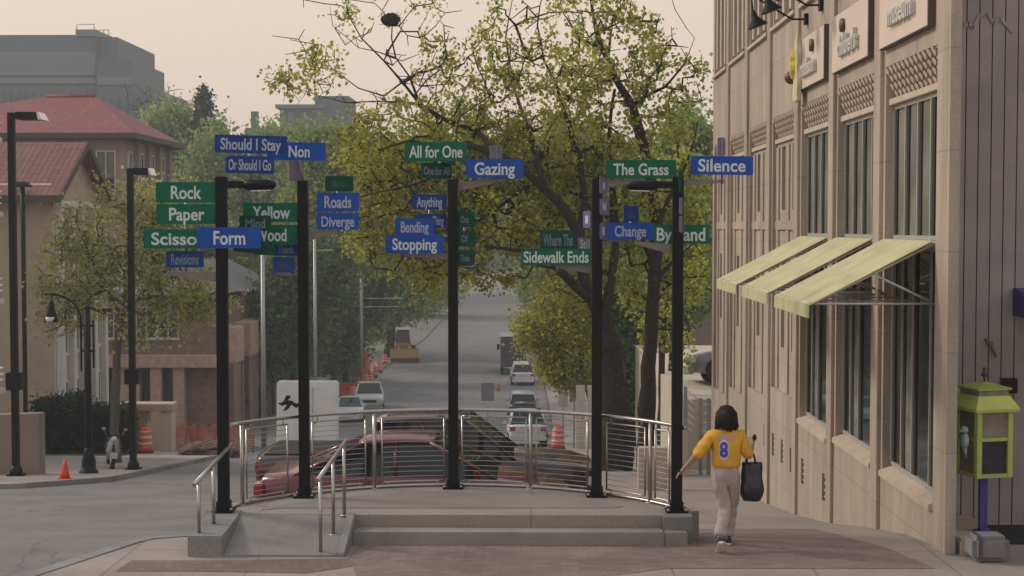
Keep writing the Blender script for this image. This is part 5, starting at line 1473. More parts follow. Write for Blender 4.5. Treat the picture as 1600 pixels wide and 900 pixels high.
def win(root, x0, x1, z0, z1, y, face='-y', fr=OFFWHITE, bars=1, depth=.1):
    """framed window; face '-y' looks at the camera, '+x' looks at the street (then x0, x1 are y values and y is x)"""
    m = MB(); f_ = .07
    def bx(m, a0, a1, c0, c1, d0, d1):
        if face == '-y': m.box((a0, y - d1, c0), (a1, y - d0, c1))
        else: m.box((y + d0, a0, c0), (y + d1, a1, c1))
    bx(m, x0, x1, z0, z0 + f_, 0, .07); bx(m, x0, x1, z1 - f_, z1, 0, .07); bx(m, x0, x0 + f_, z0 + f_, z1 - f_, 0, .06); bx(m, x1 - f_, x1, z0 + f_, z1 - f_, 0, .06)
    for i in range(1, bars + 1):
        c = x0 + (x1 - x0) * i / (bars + 1); bx(m, c - .03, c + .03, z0 + f_, z1 - f_, 0, .05)
    bx(m, x0 - .05, x1 + .05, z0 - .08, z0 - .002, 0, .14)
    w_ = m.build('window', fr, root)
    g_ = MB(); bx(g_, x0 + .03, x1 - .03, z0 + .03, z1 - .03, .004, .02); g_.build('pane', GLASS, w_)

# red tiled house: lower gable towards the street, taller hip roofed block behind
rh = thing('red_roof_house', 'buff stucco building with two red tiled roofs on the left', 'building', (-24, 66, TZ(66)))
Xg = -19.9; y0_, y1_ = 62.0, 70.0; ze = P(100, 305, 62).z; zr = P(145, 222, 66).z
MB().prism([(Xg - .6, y0_ + .7, -8), (Xg - .6, y1_ - .7, -8), (Xg - .6, y1_ - .7, ze + .45), (Xg - .6, 66, zr - .35), (Xg - .6, y0_ + .7, ze + .45)], (-14, 0, 0)).build('wall', STUCCO, rh)
for a, c in ((y0_, 66.0), (y1_, 66.0)):
    MB().hexa([(Xg, a, ze - .16), (Xg - 15, a, ze - .16), (Xg - 15, c, zr - .16), (Xg, c, zr - .16), (Xg, a, ze), (Xg - 15, a, ze), (Xg - 15, c, zr), (Xg, c, zr)]).build('roof', TILE2, rh)
m = MB()
for a, c in ((y0_ - .03, 66.0), (y1_ + .03, 66.0)):
    m.hexa([(Xg + .06, a, ze - .3), (Xg - .0, a, ze - .3), (Xg - .0, c, zr - .3), (Xg + .06, c, zr - .3), (Xg + .06, a, ze + .05), (Xg, a, ze + .05), (Xg, c, zr + .05), (Xg + .06, c, zr + .05)])
m.build('rake_board', SOFFIT, rh)
MB().box((Xg - 15, y0_ - .06, ze - .3), (Xg, y0_ - .005, ze - .05)).build('gutter', SOFFIT, rh)
# street side of the lower wing: pale pilasters with tall windows, reaching back to 78 m
XS = -20.4
MB().box((XS - 3, 62.75, -8), (XS, 69.6, ze - .5)).build('street_wing', CREAM, rh)
m = MB()
for i in range(5):
    y = 62.8 + i * 1.6; m.box((XS + .0, y, -8), (XS + .28, y + .45, ze - .5))
m.box((XS - .05, 62.7, ze - .5), (XS + .35, 69.7, ze - .2)); m.build('pilaster', OFFWHITE, rh, bevel=.02)
for i in range(4):
    y = 62.8 + i * 1.6 + .6
    for z0_ in (-5.2, -1.9, 1.2): win(rh, y, y + .85, z0_, z0_ + 2.1, XS + .002, '+x', OFFWHITE, 1)
for i in range(2): win(rh, -24.5 - i * 3.2, -23.3 - i * 3.2, .5, 2.4, 62.70, '-y')
# taller block
Xc, Yc = -24.0, 89.0; zE = P(218, 208, Yc).z; yb = 102.0; xl = -44.0
zR = P(110, 151, 95.5).z
MB().box((xl, Yc + .9, -8), (Xc - .9, yb - .9, zE - .02)).build('upper_wall', PINKW, rh)
ra, rb = (P(150, 151, 95.5).x, 95.5), (P(72, 151, 95.5).x, 95.5)
e_ = [(Xc, Yc), (xl, Yc), (xl, yb), (Xc, yb)]
m = MB(); m.add([(e_[0][0], e_[0][1], zE), (e_[1][0], e_[1][1], zE), (e_[2][0], e_[2][1], zE), (e_[3][0], e_[3][1], zE), (ra[0], ra[1], zR), (rb[0], rb[1], zR)],
    [(0, 1, 5, 4), (1, 2, 5), (2, 3, 4, 5), (3, 0, 4), (3, 2, 1, 0)])
m.build('hip_roof', TILE, rh)
MB().tube([(ra[0], ra[1], zR), (rb[0], rb[1], zR)], .16, 6).build('ridge_cap', TILE, rh)
m = MB(); m.box((xl, Yc - .12, zE - .30), (Xc + .12, Yc, zE + .03)); m.box((Xc, Yc, zE - .3), (Xc + .12, yb, zE + .03)); m.box((xl, Yc + .02, zE - .34), (Xc - .02, yb, zE - .306))
m.build('eave', SOFFIT, rh)
for i in range(4):
    y = 90.6 + i * 2.7; win(rh, y, y + 1.1, zE - 3.6, zE - 1.0, Xc - .898, '+x', OFFWHITE, 1)
    MB().box((Xc - .89, y + 1.6, zE - 5), (Xc - .6, y + 2.1, zE - .35)).build('corbel', PINKW, rh)
for i in range(5):
    x = Xc - 2.6 - i * 3.4; win(rh, x, x + 1.2, zE - 3.4, zE - 1.0, Yc + .898, '-y')
# white balconied block at the picture's left edge
wb = thing('balcony_block', 'white apartment block at the left edge with stacked curved balcony rails', 'building', (-19, 48, TZ(48)))
xq = P(7, 500, 51.5).x; zt_ = P(4, 110, 50).z
MB().box((xq - 8, 46, -8), (xq - .3, 51.4, zt_)).build('wall', OFFWHITE, wb)
for py in (182, 302, 442, 585):
    z = P(4, py, 50).z
    m = MB().box((xq - 1.2, 47.5, z - .8), (xq + .02, 51.5, z - .62)); o = m.build('balcony', OFFWHITE, wb, bevel=.02)
    m = MB()
    for q in (0, .22, .42): m.tube([(xq - 1, 51.45, z + .1 - q), (xq - .15, 51.45, z + .1 - q), (xq, 51.3, z + .1 - q), (xq, 47.6, z + .1 - q)], .03, 6)
    m.build('balcony_rail', WHITE, o)
    win(wb, 48.2, 50.4, z - .5, z + 1.5, xq - .298, '+x')
# brown and pink brick town houses further along
th = thing('brick_townhouses', 'brown and pink brick town houses with stepped bays on the left pavement', 'building', (-19, 80, TZ(80)))
XT = -17.6
MB().box((XT - 10, 82, -9.5), (XT, 98, P(300, 535, 85).z + 2.4)).build('wall', BRICKW, th)
for i, y in enumerate((82.2, 86.6, 91.0, 95.0)):
    zm_ = P(300, 563, 84).z
    MB().box((XT - .5, y, -9.6), (XT + .9, y + 2.2, zm_)).build('bay', BRICKW, th)
    MB().box((XT - .5, y - .12, zm_ + .002), (XT + 1.05, y + 2.35, zm_ + 2.0)).build('bay_top', BRICKP, th, bevel=.03)
    m = MB(); m.box((XT + .9, y - .1, -9.6), (XT + 1.02, y + .12, zm_)); m.box((XT + .9, y + 2.1, -9.6), (XT + 1.02, y + 2.3, zm_)); m.build('pilaster', PINKW, th)
    if i < 3:
        win(th, y + 2.6, y + 3.8, zm_ - 3.2, zm_ - .9, XT + .002, '+x', SOFFIT, 1); win(th, y + 2.6, y + 3.8, zm_ + .2, zm_ + 2.0, XT + .002, '+x', OFFWHITE, 1)
# front towards the camera: porch with dark openings and beam
yF = 81.98
MB().box((XT - 10, yF - .9, P(240, 575, 81).z), (XT + .4, yF, P(240, 556, 81).z)).build('porch_beam', BRICKP, th, bevel=.02)
for px in (152, 190, 206, 240, 276): x = P(px, 500, 81).x; MB().box((x - .3, yF - .7, -9), (x + .3, yF - .1, P(240, 575, 81).z - .003)).build('porch_pier', BRICKP, th)
for px in (170, 222, 256): x = P(px, 500, 81).x; win(th, x - .62, x + .62, -7.6, -3.9, yF, '-y', SOFFIT, 1); win(th, x - .6, x + .6, -2.6, -.8, yF, '-y', OFFWHITE, 1)
MB().hexa([(XT - 10.4, 81.2, -.1), (XT + .4, 81.2, -.1), (XT + .4, 98.4, -.1), (XT - 10.4, 98.4, -.1), (XT - 8, 85, 1.6), (XT - 2, 85, 1.6), (XT - 2, 95, 1.6), (XT - 8, 95, 1.6)]).build('roof', ROOFGREY, th)
# beige house with bay window
bh = thing('beige_house', 'narrow beige house with a projecting upper bay behind the grey pole', 'building', (-19, 108, TZ(108)))
xa, xb = P(360, 500, 108).x, P(404, 500, 108).x
zz_ = lambda py: P(390, py, 108).z
MB().box((xa, 108, -9.5), (xb, 116, zz_(452))).build('wall', CREAM, bh)
MB().box((xa - .4, 107.2, zz_(526)), (xb + .5, 107.99, zz_(503))).build('bay', STUCCO, bh, bevel=.03)
MB().box((xa - .4, 107.25, zz_(502)), (xb + .5, 107.99, zz_(470))).build('bay_wall', PINKW, bh)
m = MB().box((xa - .7, 106.9, zz_(470) + .002), (xb + .8, 108.3, zz_(462))); m.build('cornice', CREAM, bh, bevel=.03)
win(bh, (xa + xb) / 2 - .1, xb - .15, zz_(500), zz_(474), 107.248, '-y', OFFWHITE, 1)
win(bh, xa + .15, (xa + xb) / 2 - .4, zz_(500), zz_(474), 107.248, '-y', OFFWHITE, 0)
win(bh, xa + .3, xa + .75, zz_(596), zz_(545), 107.998, '-y', SOFFIT, 0)
MB().hexa([(xa - .8, 106.8, zz_(458)), (xb + .9, 106.8, zz_(458)), (xb + .9, 117, zz_(458)), (xa - .8, 117, zz_(458)), (xa - .2, 111, zz_(420)), (xb + .2, 111, zz_(420)), (xb + .2, 113, zz_(420)), (xa - .2, 113, zz_(420))]).build('roof', ROOFGREY, bh)
# stepped grey slab block on the skyline
gb = thing('grey_tower_block', 'large hazy grey concrete block with stepped right side on the skyline', 'building', (-80, 235, TZ(235)))
def far_box(x0, x1, yt, D, dep, mat, name, zb=-8, par=gb):
    a = P(x0, yt, D); c = P(x1, yt, D)
    return MB().box((a.x, D, zb), (c.x, D + dep, a.z)).build(name, mat, par)
far_box(-200, 150, 55, 220, 30, GREYC, 'main_block'); far_box(150, 183, 58, 221, 22, GREYC, 'stair_block'); far_box(150.5, 204, 92, 218, 20, GREYC, 'middle_step'); far_box(150.8, 239, 138, 216, 22, GREYC, 'lower_step')
far_box(118, 150, 46, 219.5, 10, GREYD, 'plant_room', zb=P(0, 56, 219).z)
a = P(0, 82, 219.9); c = P(0, 118, 219.9)
far_box(-200, 149, 122, 219.7, .2, GREYD, 'window_band', zb=P(0, 131, 220).z); far_box(-200, 149, 82, 219.8, .1, GREYD, 'panel_band', zb=P(0, 118, 220).z)
far_box(152, 203.5, 120, 217.7, .25, GREYD, 'window_band', zb=P(0, 133, 218).z)
m = MB()
for x in (120, 147, 162, 170): a = P(x, 46 if x < 150 else 56, 220); m.tube([a, (a.x, a.y, P(x, 38 if x < 150 else 46, 220).z)], .07, 5)
a, c = P(120, 38, 220), P(148, 38, 220); m.tube([a, c], .06, 5); a, c = P(150, 47, 220), P(171, 47, 220); m.tube([a, c], .06, 5)
m.build('roof_rail', GALV, gb)
m = MB()
for px in range(-10, 236, 12):
    yt = 142 if px < 150 else 150
    a = P(px, yt, 215.6 if px > 150 else 219.5); m.box((a.x - .12, a.y - .25, -6), (a.x + .12, a.y + .05, a.z))
m.build('wall_rib', GREYC, gb)
# old towered house on the skyline
ot = thing('towered_house', 'hazy grey old house with tower and chimney on the skyline behind the trees', 'building', (-38, 222, TZ(222)))
far_box(383, 505, 200, 225, 14, GREYC, 'main_block', par=ot); far_box(437, 500, 166, 223, 12, GREYC, 'tower', par=ot); far_box(392, 402, 174, 224, 1.2, GREYC, 'chimney', par=ot, zb=4)
far_box(430, 506, 163, 222.4, 13, GREYD, 'cornice', par=ot, zb=P(0, 169, 222).z); far_box(492, 545, 150, 222.8, 9, GREYC, 'rear_tower', par=ot)
for px in (450, 470): far_box(px, px + 8, 176, 222.9, .2, GREYD, 'window', par=ot, zb=P(0, 192, 223).z)
a = P(492, 150, 223); m = MB().tube([a, (a.x, a.y, P(492, 108, 223).z)], .09, 5); m.build('flag_pole', GREYD, ot)
# grey roofed house behind the museum's far end
gh = thing('grey_roof_house', 'house with a pale grey roof showing between the right post and the museum', 'building', (8, 88, TZ(88)))
x0_, x1_ = P(1066, 500, 84).x, P(1200, 500, 84).x
MB().box((x0_, 84.6, -9), (x1_, 96, P(1090, 332, 84).z)).build('wall', PINKW, gh)
za_, zb_ = P(1090, 336, 84).z, P(1090, 284, 90).z
MB().prism([(x0_ - .6, 84, za_), (x0_ - .6, 90, zb_), (x0_ - .6, 97, za_), (x0_ - .6, 97, za_ - .25), (x0_ - .6, 84, za_ - .25)], (x1_ - x0_ + 1, 0, 0)).build('roof', pm('roof_pale_grey', (.34, .33, .32), .8, var=.1, scale=1, world=True), gh)
MB().box((x0_ - .3, 83.5, P(1090, 372, 84).z), (x1_, 84.59, P(1090, 350, 84).z)).build('porch_roof', ROOFGREY, gh)
for px in (1076, 1098): x = P(px, 500, 84).x; win(gh, x - .3, x + .3, P(px, 470, 84).z, P(px, 400, 84).z, 84.6, '-y', OFFWHITE, 0)
# raised parking terrace with steps rails beside the museum's far end
tw = thing('terrace_wall', 'raised concrete terrace beside the far end of the museum', 'wall', (6, 50, TZ(45)))
ztr = CAMZ - 4.98
MB().box((4.4, 42.5, -4.5), (14, 62, ztr - .001)).build('retaining_wall', CREAM, tw)
sr = thing('stair_railing', 'white metal stair railing at the far corner of the museum', 'railing', (4, 40, TZ(40)))
m = MB()
for i in range(6):
    za = P(1076, 608 + i * 11.5, 40).z; zb = P(1098, 626 + i * 11.5, 40).z
    m.tube([(P(1074, 0, 40).x, 40, za), (P(1096, 0, 40).x, 40, zb)], .022, 6)
m.build('sloping_rail', WHITE, sr)
m = MB()
for px, py in ((1074, 604), (1098, 622), (1111, 622)): x = P(px, 0, 40).x; m.tube([(x, 40, TZ(40)), (x, 40, P(px, py, 40).z)], .045, 4, square=True)
m.build('rail_post', GALV, sr)
m = MB()
for i in range(5): z = P(1104, 632 + i * 14, 40).z; m.tube([(P(1098, 0, 40).x, 40, z), (P(1112, 0, 40).x + .3, 40, z)], .02, 6)
m.build('level_rail', WHITE, sr)
cb = MB().box((P(1066, 0, 39).x, 39.1, TZ(39) - .3), (P(1080, 0, 39).x, 39.9, P(1072, 672, 39).z)).build('stair_cheek_wall', CREAM, None, bevel=.02); tag(cb, 'short pale stair cheek wall below the white stair railing', 'wall')
# low retaining wall bottom left, stucco wall on the corner
a, c = P(-60, 646, 39.4), P(63, 646, 39.4)
m = MB().hexa([(a.x - 4, 39.4, TZ(39.4) - .3), (c.x, 39.4, TZ(39.4) - .3), (c.x, 39.8, TZ(39.8) - .3), (a.x - 4, 39.8, TZ(39.8) - .3), (a.x - 4, 39.4, c.z - .25), (c.x, 39.4, c.z), (c.x, 39.8, c.z), (a.x - 4, 39.8, c.z - .25)])
o = m.build('retaining_wall', PINKW, None, bevel=.03); tag(o, 'low pinkish grey retaining wall at the left edge behind the tall lamp', 'wall')
lw = thing('corner_wall', 'low cream stucco wall with a sloping cap on the left corner', 'wall', (P(225, 0, 54).x, 54, TZ(54)))
xa, xm, xb = P(183, 0, 55).x, P(224, 0, 55).x, P(266, 0, 55).x
zl, zh = P(200, 668, 55).z, P(200, 634, 55).z
MB().box((xa, 54.9, TZ(55) - .3), (xm, 55.3, P(200, 641, 55).z)).build('wall_section', CREAM, lw)
MB().prism([(xm + .003, 54.6, TZ(55) - .3), (xm + .003, 54.6, P(0, 660, 55).z), (xb, 54.6, P(0, 634, 55).z), (xb, 54.6, TZ(55) - .3)], (0, .6, 0)).build('sloped_section', CREAM, lw)
MB().box((xa - .08, 54.5, P(200, 640, 55).z), (xb + .06, 55.4, P(200, 629, 55).z)).build('cap', STUCCO, lw, bevel=.02)
# orange mesh fence with stakes and a heap of rubble
MESHO = pm('orange_mesh', (.46, .17, .115), .8, var=.3, scale=8)
fe = thing('mesh_fence', 'sagging orange plastic mesh fence on stakes along the left pavement', 'fence', (P(320, 0, 56).x, 56, TZ(56)))
xs = [P(px, 0, 56).x for px in (236, 252, 270, 286, 300, 316, 332, 348, 364, 392)]
for i, x in enumerate(xs):
    y = 55.6 + .25 * math.sin(i * 2.2); MB().tube([(x, y, TZ(y) - .1), (x + .04 * math.sin(i * 5), y, TZ(y) + 1.05)], .025, 5).build('stake', WOODOLD, fe)
m = MB()
for i in range(len(xs) - 1):
    N = 10
    for k in range(N):
        f0, f1 = k / N, (k + 1) / N; x0_, x1_ = xs[i] + (xs[i + 1] - xs[i]) * f0, xs[i] + (xs[i + 1] - xs[i]) * f1
        y = 55.58 + .25 * math.sin((i + f0) * 2.2)
        for r_ in range(9):
            sag = .28 * math.sin(math.pi * f0) * (.5 + .5 * math.sin(i * 1.9)); sag1 = .28 * math.sin(math.pi * f1) * (.5 + .5 * math.sin(i * 1.9))
            z = TZ(y) + .02 + r_ * .115
            m.hexa([(x0_, y, z - sag * r_ / 9), (x1_, y, z - sag1 * r_ / 9), (x1_, y + .01, z - sag1 * r_ / 9), (x0_, y + .01, z - sag * r_ / 9), (x0_, y, z + .075 - sag * r_ / 9), (x1_, y, z + .075 - sag1 * r_ / 9), (x1_, y + .01, z + .075 - sag1 * r_ / 9), (x0_, y + .01, z + .075 - sag * r_ / 9)])
        m.box((x0_, y - .004, TZ(y)), (x0_ + .03, y + .015, TZ(y) + .95 - .28 * math.sin(math.pi * f0) * (.5 + .5 * math.sin(i * 1.9))))
m.build('mesh', MESHO, fe)
px_ = thing('mesh_screen', 'red orange mesh screen leaning on the cream corner wall left of the barrel', 'mesh screen', (P(197, 0, 54).x, 54, TZ(54)))
m = MB(); xa, xb = P(181, 0, 54).x, P(211, 0, 54).x
for i in range(14): z = TZ(54) + .05 + i * .1; m.box((xa, 54.0, z), (xb, 54.012, z + .07))
for i in range(6): x = xa + (xb - xa) * i / 5; m.box((x - .02, 53.99, TZ(54)), (x + .02, 54.02, TZ(54) + 1.45))
m.build('mesh', MESHO, px_)
RUB = pm('rubble', (.16, .085, .07), .9, var=.4, scale=5, bump=.4)
rb_ = thing('rubble_heap', 'heap of brown rubble and planks beside the orange mesh fence', 'rubble', (P(318, 0, 52).x, 52, TZ(52)))
m = MB(); m.ball((P(318, 0, 52).x, 52.3, TZ(52) - .05), (1.1, .8, .48), 16, 8, jit=.14); m.build('heap', RUB, rb_)
for i in range(16):
    a = random.uniform(0, 6.28); r_ = random.uniform(.3, 1.1); x = P(318, 0, 52).x + math.cos(a) * r_; y = 52 + math.sin(a) * .7
    s_ = random.uniform(.08, .2); z = TZ(52) + max(0, .42 - .38 * r_) + s_ * .3
    m = MB(); m.ball((x, y, z), (s_ * 1.3, s_, s_ * .7), 7, 5, jit=.2); m.build('stone', RUB, rb_)
for i in range(5):
    x = P(300 + i * 8, 0, 51.6).x; MB().hexa([(x - .6, 51.3 + i * .1, TZ(52) + .1), (x + .5, 51.4 + i * .1, TZ(52) + .55 - .06 * i), (x + .5, 51.5 + i * .1, TZ(52) + .55 - .06 * i), (x - .6, 51.4 + i * .1, TZ(52) + .1), (x - .6, 51.3 + i * .1, TZ(52) + .16), (x + .5, 51.4 + i * .1, TZ(52) + .61 - .06 * i), (x + .5, 51.5 + i * .1, TZ(52) + .61 - .06 * i), (x - .6, 51.4 + i * .1, TZ(52) + .16)]).build('plank', PINKW, rb_)
# right pavement: boards and posts beyond the railing
for i, (px, D, yt, lb) in enumerate(((897, 62, 588, 'thin grey post on the right pavement by the big trunk'), (880, 70, 596, 'thin pale post with a small plate on the right pavement'))):
    b0 = GX(px, D); t = thing('sign_pole', lb, 'post', b0)
    MB().tube([b0, (b0.x, D, P(px, yt, D).z)], .04, 6).build('pole', GALV, t); a = P(px - 7, yt + 40, D); c = P(px + 7, yt + 2, D)
    MB().box((a.x, D - .05, a.z), (c.x, D - .045, c.z)).build('plate', OFFWHITE if i else GALV, t)
gb2 = thing('notice_board', 'pale grey notice boards leaning by the right pavement behind the railing', 'board', GX(915, 60))
for px in (900, 918):
    a = P(px, 660, 60); c = P(px + 14, 602, 60); MB().box((a.x, 60, TZ(60)), (c.x, 60.06, c.z)).build('board', OFFWHITE, gb2)
for px in (985, 1003, 1022):
    a = P(px - 6, 0, 36); c = P(px + 6, 0, 36)
# fence of pale concrete bollard walls behind the right end of the railing
bw = MB().box((P(1000, 0, 33).x, 33, TZ(33) - .2), (P(1046, 0, 33).x, 33.3, P(1020, 700, 33).z)).build('planter_wall', CREAM, None, bevel=.02); tag(bw, 'low pale concrete planter wall behind the right end of the railing', 'wall')

# ================================================================== TREES
def frusta(pos, par, rad, seg_big=7, seg_small=4):
    V = []; Fq = []; off = 0
    e = np.array([(par[i], i) for i in range(len(pos)) if par[i] >= 0])
    for big in (True, False):
        s = seg_big if big else seg_small
        sel = e[(rad[e[:, 1]] > .05) == big]
        if not len(sel): continue
        a, c = pos[sel[:, 0]], pos[sel[:, 1]]
        d = c - a; ln = np.linalg.norm(d, axis=1, keepdims=True) + 1e-9; d = d / ln
        ref = np.where(np.abs(d[:, 2:3]) < .9, np.array([[0, 0, 1.]]), np.array([[1., 0, 0]]))
        u = np.cross(d, ref); u /= np.linalg.norm(u, axis=1, keepdims=True); v = np.cross(d, u)
        ra, rb_ = np.minimum(rad[sel[:, 0]], rad[sel[:, 1]] * 1.6), rad[sel[:, 1]]
        c = c + d * (rb_[:, None] * .35)
        t = np.arange(s) * 2 * math.pi / s
        ring = lambda p, r_: p[:, None, :] + (u[:, None, :] * np.cos(t)[None, :, None] + v[:, None, :] * np.sin(t)[None, :, None]) * r_[:, None, None]
        vv = np.concatenate([ring(a, ra), ring(c, rb_)], axis=1)           # n, 2s, 3
        n_ = len(sel); base = off + np.arange(n_)[:, None] * 2 * s
        k = np.arange(s); k2 = (k + 1) % s
        f = np.stack([base + k, base + k2, base + s + k2, base + s + k], axis=2).reshape(-1, 4)
        V.append(vv.reshape(-1, 3)); Fq.append(f); off += n_ * 2 * s
    return np.concatenate(V), np.concatenate(Fq)

def leaf_mesh(centers, per, cr, size, rng, flat=.0):
    n_ = len(centers) * per
    c = np.repeat(centers, per, axis=0) + rng.normal(size=(n_, 3)) * cr * np.repeat(rng.uniform(.45, 1.35, (len(centers), 1)), per, axis=0)
    ax = rng.normal(size=(n_, 3)); ax /= np.linalg.norm(ax, axis=1, keepdims=True)
    q = rng.normal(size=(n_, 3)); q[:, 2] *= .6
    b2 = np.cross(ax, q); b2 /= np.linalg.norm(b2, axis=1, keepdims=True) + 1e-9
    s = size * rng.uniform(.6, 1.35, (n_, 1)); wd = s * rng.uniform(.32, .5, (n_, 1))
    nrm = np.cross(ax, b2) * s * .14
    v = np.stack([c - ax * s * .5, c + b2 * wd - nrm, c + ax * s * .5, c - b2 * wd - nrm], axis=1).reshape(-1, 3)
    f = np.arange(n_ * 4).reshape(-1, 4)
    return v, f

def tree(name, label, paths, blobs, per, cr, size, lmat, bmat, seed, group=None, tip=.010, seglen=.5, twig_bare=(), cat='tree'):
    """paths: limbs as [(Vector, radius), ...]; blobs: (centre, (rx, ry, rz), number of leaf clusters)"""
    rng = np.random.default_rng(seed)
    pos = []; par = []; fix = []
    for pth in paths:
        p0 = np.array(pth[0][0])
        if pos:
            dd = np.linalg.norm(np.array(pos) - p0, axis=1); prev = int(dd.argmin())
        else:
            pos.append(p0); par.append(-1); fix.append(pth[0][1]); prev = 0
        start = pos[prev]
        pts = [(start, min(fix[prev], pth[0][1]))] + [(np.array(a), r_) for a, r_ in pth[1:]]
        for (a, ra), (c, rb2) in zip(pts[:-1], pts[1:]):
            L = np.linalg.norm(c - a); n_ = max(1, int(L / seglen))
            for i in range(1, n_ + 1):
                f_ = i / n_; jit = rng.normal(size=3) * min(.035 * seglen, .03) * (1 if i < n_ else .3)
                pos.append(a + (c - a) * f_ + jit); par.append(prev); fix.append(ra + (rb2 - ra) * f_); prev = len(pos) - 1
    nT = len(pos)
    cl = []
    for c, r_, n_ in blobs:
        c = np.array(c); r_ = np.array(r_); k = 0
        while k < n_:
            q = rng.uniform(-1, 1, 3); d = np.linalg.norm(q)
            if d > 1 or (d < .45 and rng.random() < .55): continue
            cl.append(c + q * r_); k += 1
    cl = np.array(cl) if cl else np.zeros((0, 3))
    bare = []
    for c, r_, n_ in twig_bare:
        for _ in range(n_): bare.append(np.array(c) + rng.uniform(-1, 1, 3) * np.array(r_))
    allc = np.concatenate([cl, np.array(bare)]) if bare else cl
    P0 = np.array(pos[:nT])
    dist = np.array([np.linalg.norm(P0 - c, axis=1).min() for c in allc]) if len(allc) else np.zeros(0)
    cap = nT + len(allc) * 14 + 10
    A = np.zeros((cap, 3)); A[:nT] = P0; N = nT
    par = par + [0] * (cap - nT); fixr = np.array(fix + [0.] * (cap - nT))
    tips = []
    for ci in np.argsort(dist):
        c = allc[ci]; d = np.linalg.norm(A[:N] - c, axis=1)
        d = d + .25 * np.maximum(0, A[:N, 2] - c[2])
        j = int(d.argmin()); a = A[j].copy(); L = np.linalg.norm(c - a)
        n_ = int(min(12, max(1, L / seglen))); prev = j
        sag = rng.normal(size=3) * .10 * L
        for i in range(1, n_ + 1):
            f_ = i / n_; A[N] = a + (c - a) * f_ + sag * math.sin(math.pi * f_) + (rng.normal(size=3) * .03 * seglen if i < n_ else 0); par[N] = prev; prev = N; N += 1
        tips.append(prev)
    cnt = np.zeros(N); cnt[tips] = 1
    for i in range(N - 1, 0, -1): cnt[par[i]] += cnt[i]
    rad = np.maximum(fixr[:N], np.where(fixr[:N] > 0, 0, tip * np.power(np.maximum(cnt, 1), .42)))
    for i in range(1, N):
        if fixr[i] == 0: rad[i] = min(rad[i], rad[par[i]])
    root = thing(name, label, cat, Vector(pos[0]), group)
    rad = rad * rng.uniform(.88, 1.14, N)
    v, f = frusta(A[:N], par[:N], rad)
    cen = (v.min(0) + v.max(0)) / 2
    mesh_np('trunk', v, f, bmat, root, Vector(cen), True)
    if len(cl):
        v, f = leaf_mesh(cl, per, cr, size, rng)
        cen = (v.min(0) + v.max(0)) / 2
        mesh_np('crown', v, f, lmat, root, Vector(cen))
    return root
def B(px, py, D, rx, ry, n_, rd=None):
    """blob given by its place in the street: pixel, distance, size in pixels"""
    c = P(px, py, D); return (c, (rx * D / F, (rd if rd else rx * .8) * D / F, ry * D / F), n_)
def path(D, pts, dd=0.):
    n_ = len(pts) - 1
    return [(P(px, py, D + dd * i / max(1, n_)), r_) for i, (px, py, r_) in enumerate(pts)]

# big spreading tree in front of the street
D = 42
base = GX(963, D, -.2)
trunk = [(base, .50), (P(963, 660, D), .44), (P(957, 600, D), .38), (P(950, 545, D), .34), (P(942, 500, D), .30)]
paths = [trunk,
    path(D, [(942, 500, .24), (925, 470, .20), (900, 448, .17), (872, 420, .14), (850, 395, .11), (800, 390, .06), (760, 385, .04)], -2),
    path(D, [(930, 480, .22), (912, 430, .2), (905, 370, .19), (888, 335, .18), (850, 295, .16), (815, 262, .14), (775, 240, .12), (735, 228, .10), (690, 232, .07), (640, 220, .05), (590, 235, .03)], -2.5),
    path(D, [(775, 240, .11), (745, 205, .09), (700, 190, .075), (655, 162, .062), (630, 130, .05), (600, 95, .036), (565, 60, .026), (545, 25, .018), (535, -20, .012)], -1.5),
    path(D, [(655, 162, .05), (640, 120, .04), (618, 90, .03), (612, 60, .025), (612, 40, .02)], -1.5),
    path(D, [(640, 145, .035), (600, 150, .03), (560, 138, .024), (520, 108, .018), (490, 105, .012)], -.5),
    path(D, [(690, 190, .04), (640, 160, .03), (590, 158, .025), (540, 160, .02), (500, 150, .014), (470, 140, .01), (430, 125, .008)], -1),
    path(D, [(600, 95, .024), (560, 75, .016), (520, 40, .012), (515, 10, .008)], -.5),
    path(D, [(850, 295, .12), (838, 240, .10), (825, 200, .08), (800, 130, .05), (790, 60, .03), (800, 0, .015)], 2),
    path(D, [(905, 370, .14), (915, 310, .12), (905, 240, .10), (885, 185, .085), (868, 130, .06), (850, 95, .045), (840, 40, .03), (850, -20, .015)], 1),
    path(D, [(800, 310, .08), (770, 330, .06), (740, 345, .05), (700, 370, .04), (660, 390, .03), (640, 430, .015)], -1.5),
    path(D, [(735, 228, .06), (690, 270, .045), (640, 290, .035), (590, 300, .025), (555, 310, .015)], -2),
    path(D, [(942, 500, .20), (955, 440, .17), (962, 380, .15), (958, 300, .12), (950, 220, .09), (960, 140, .05)], 2),
]
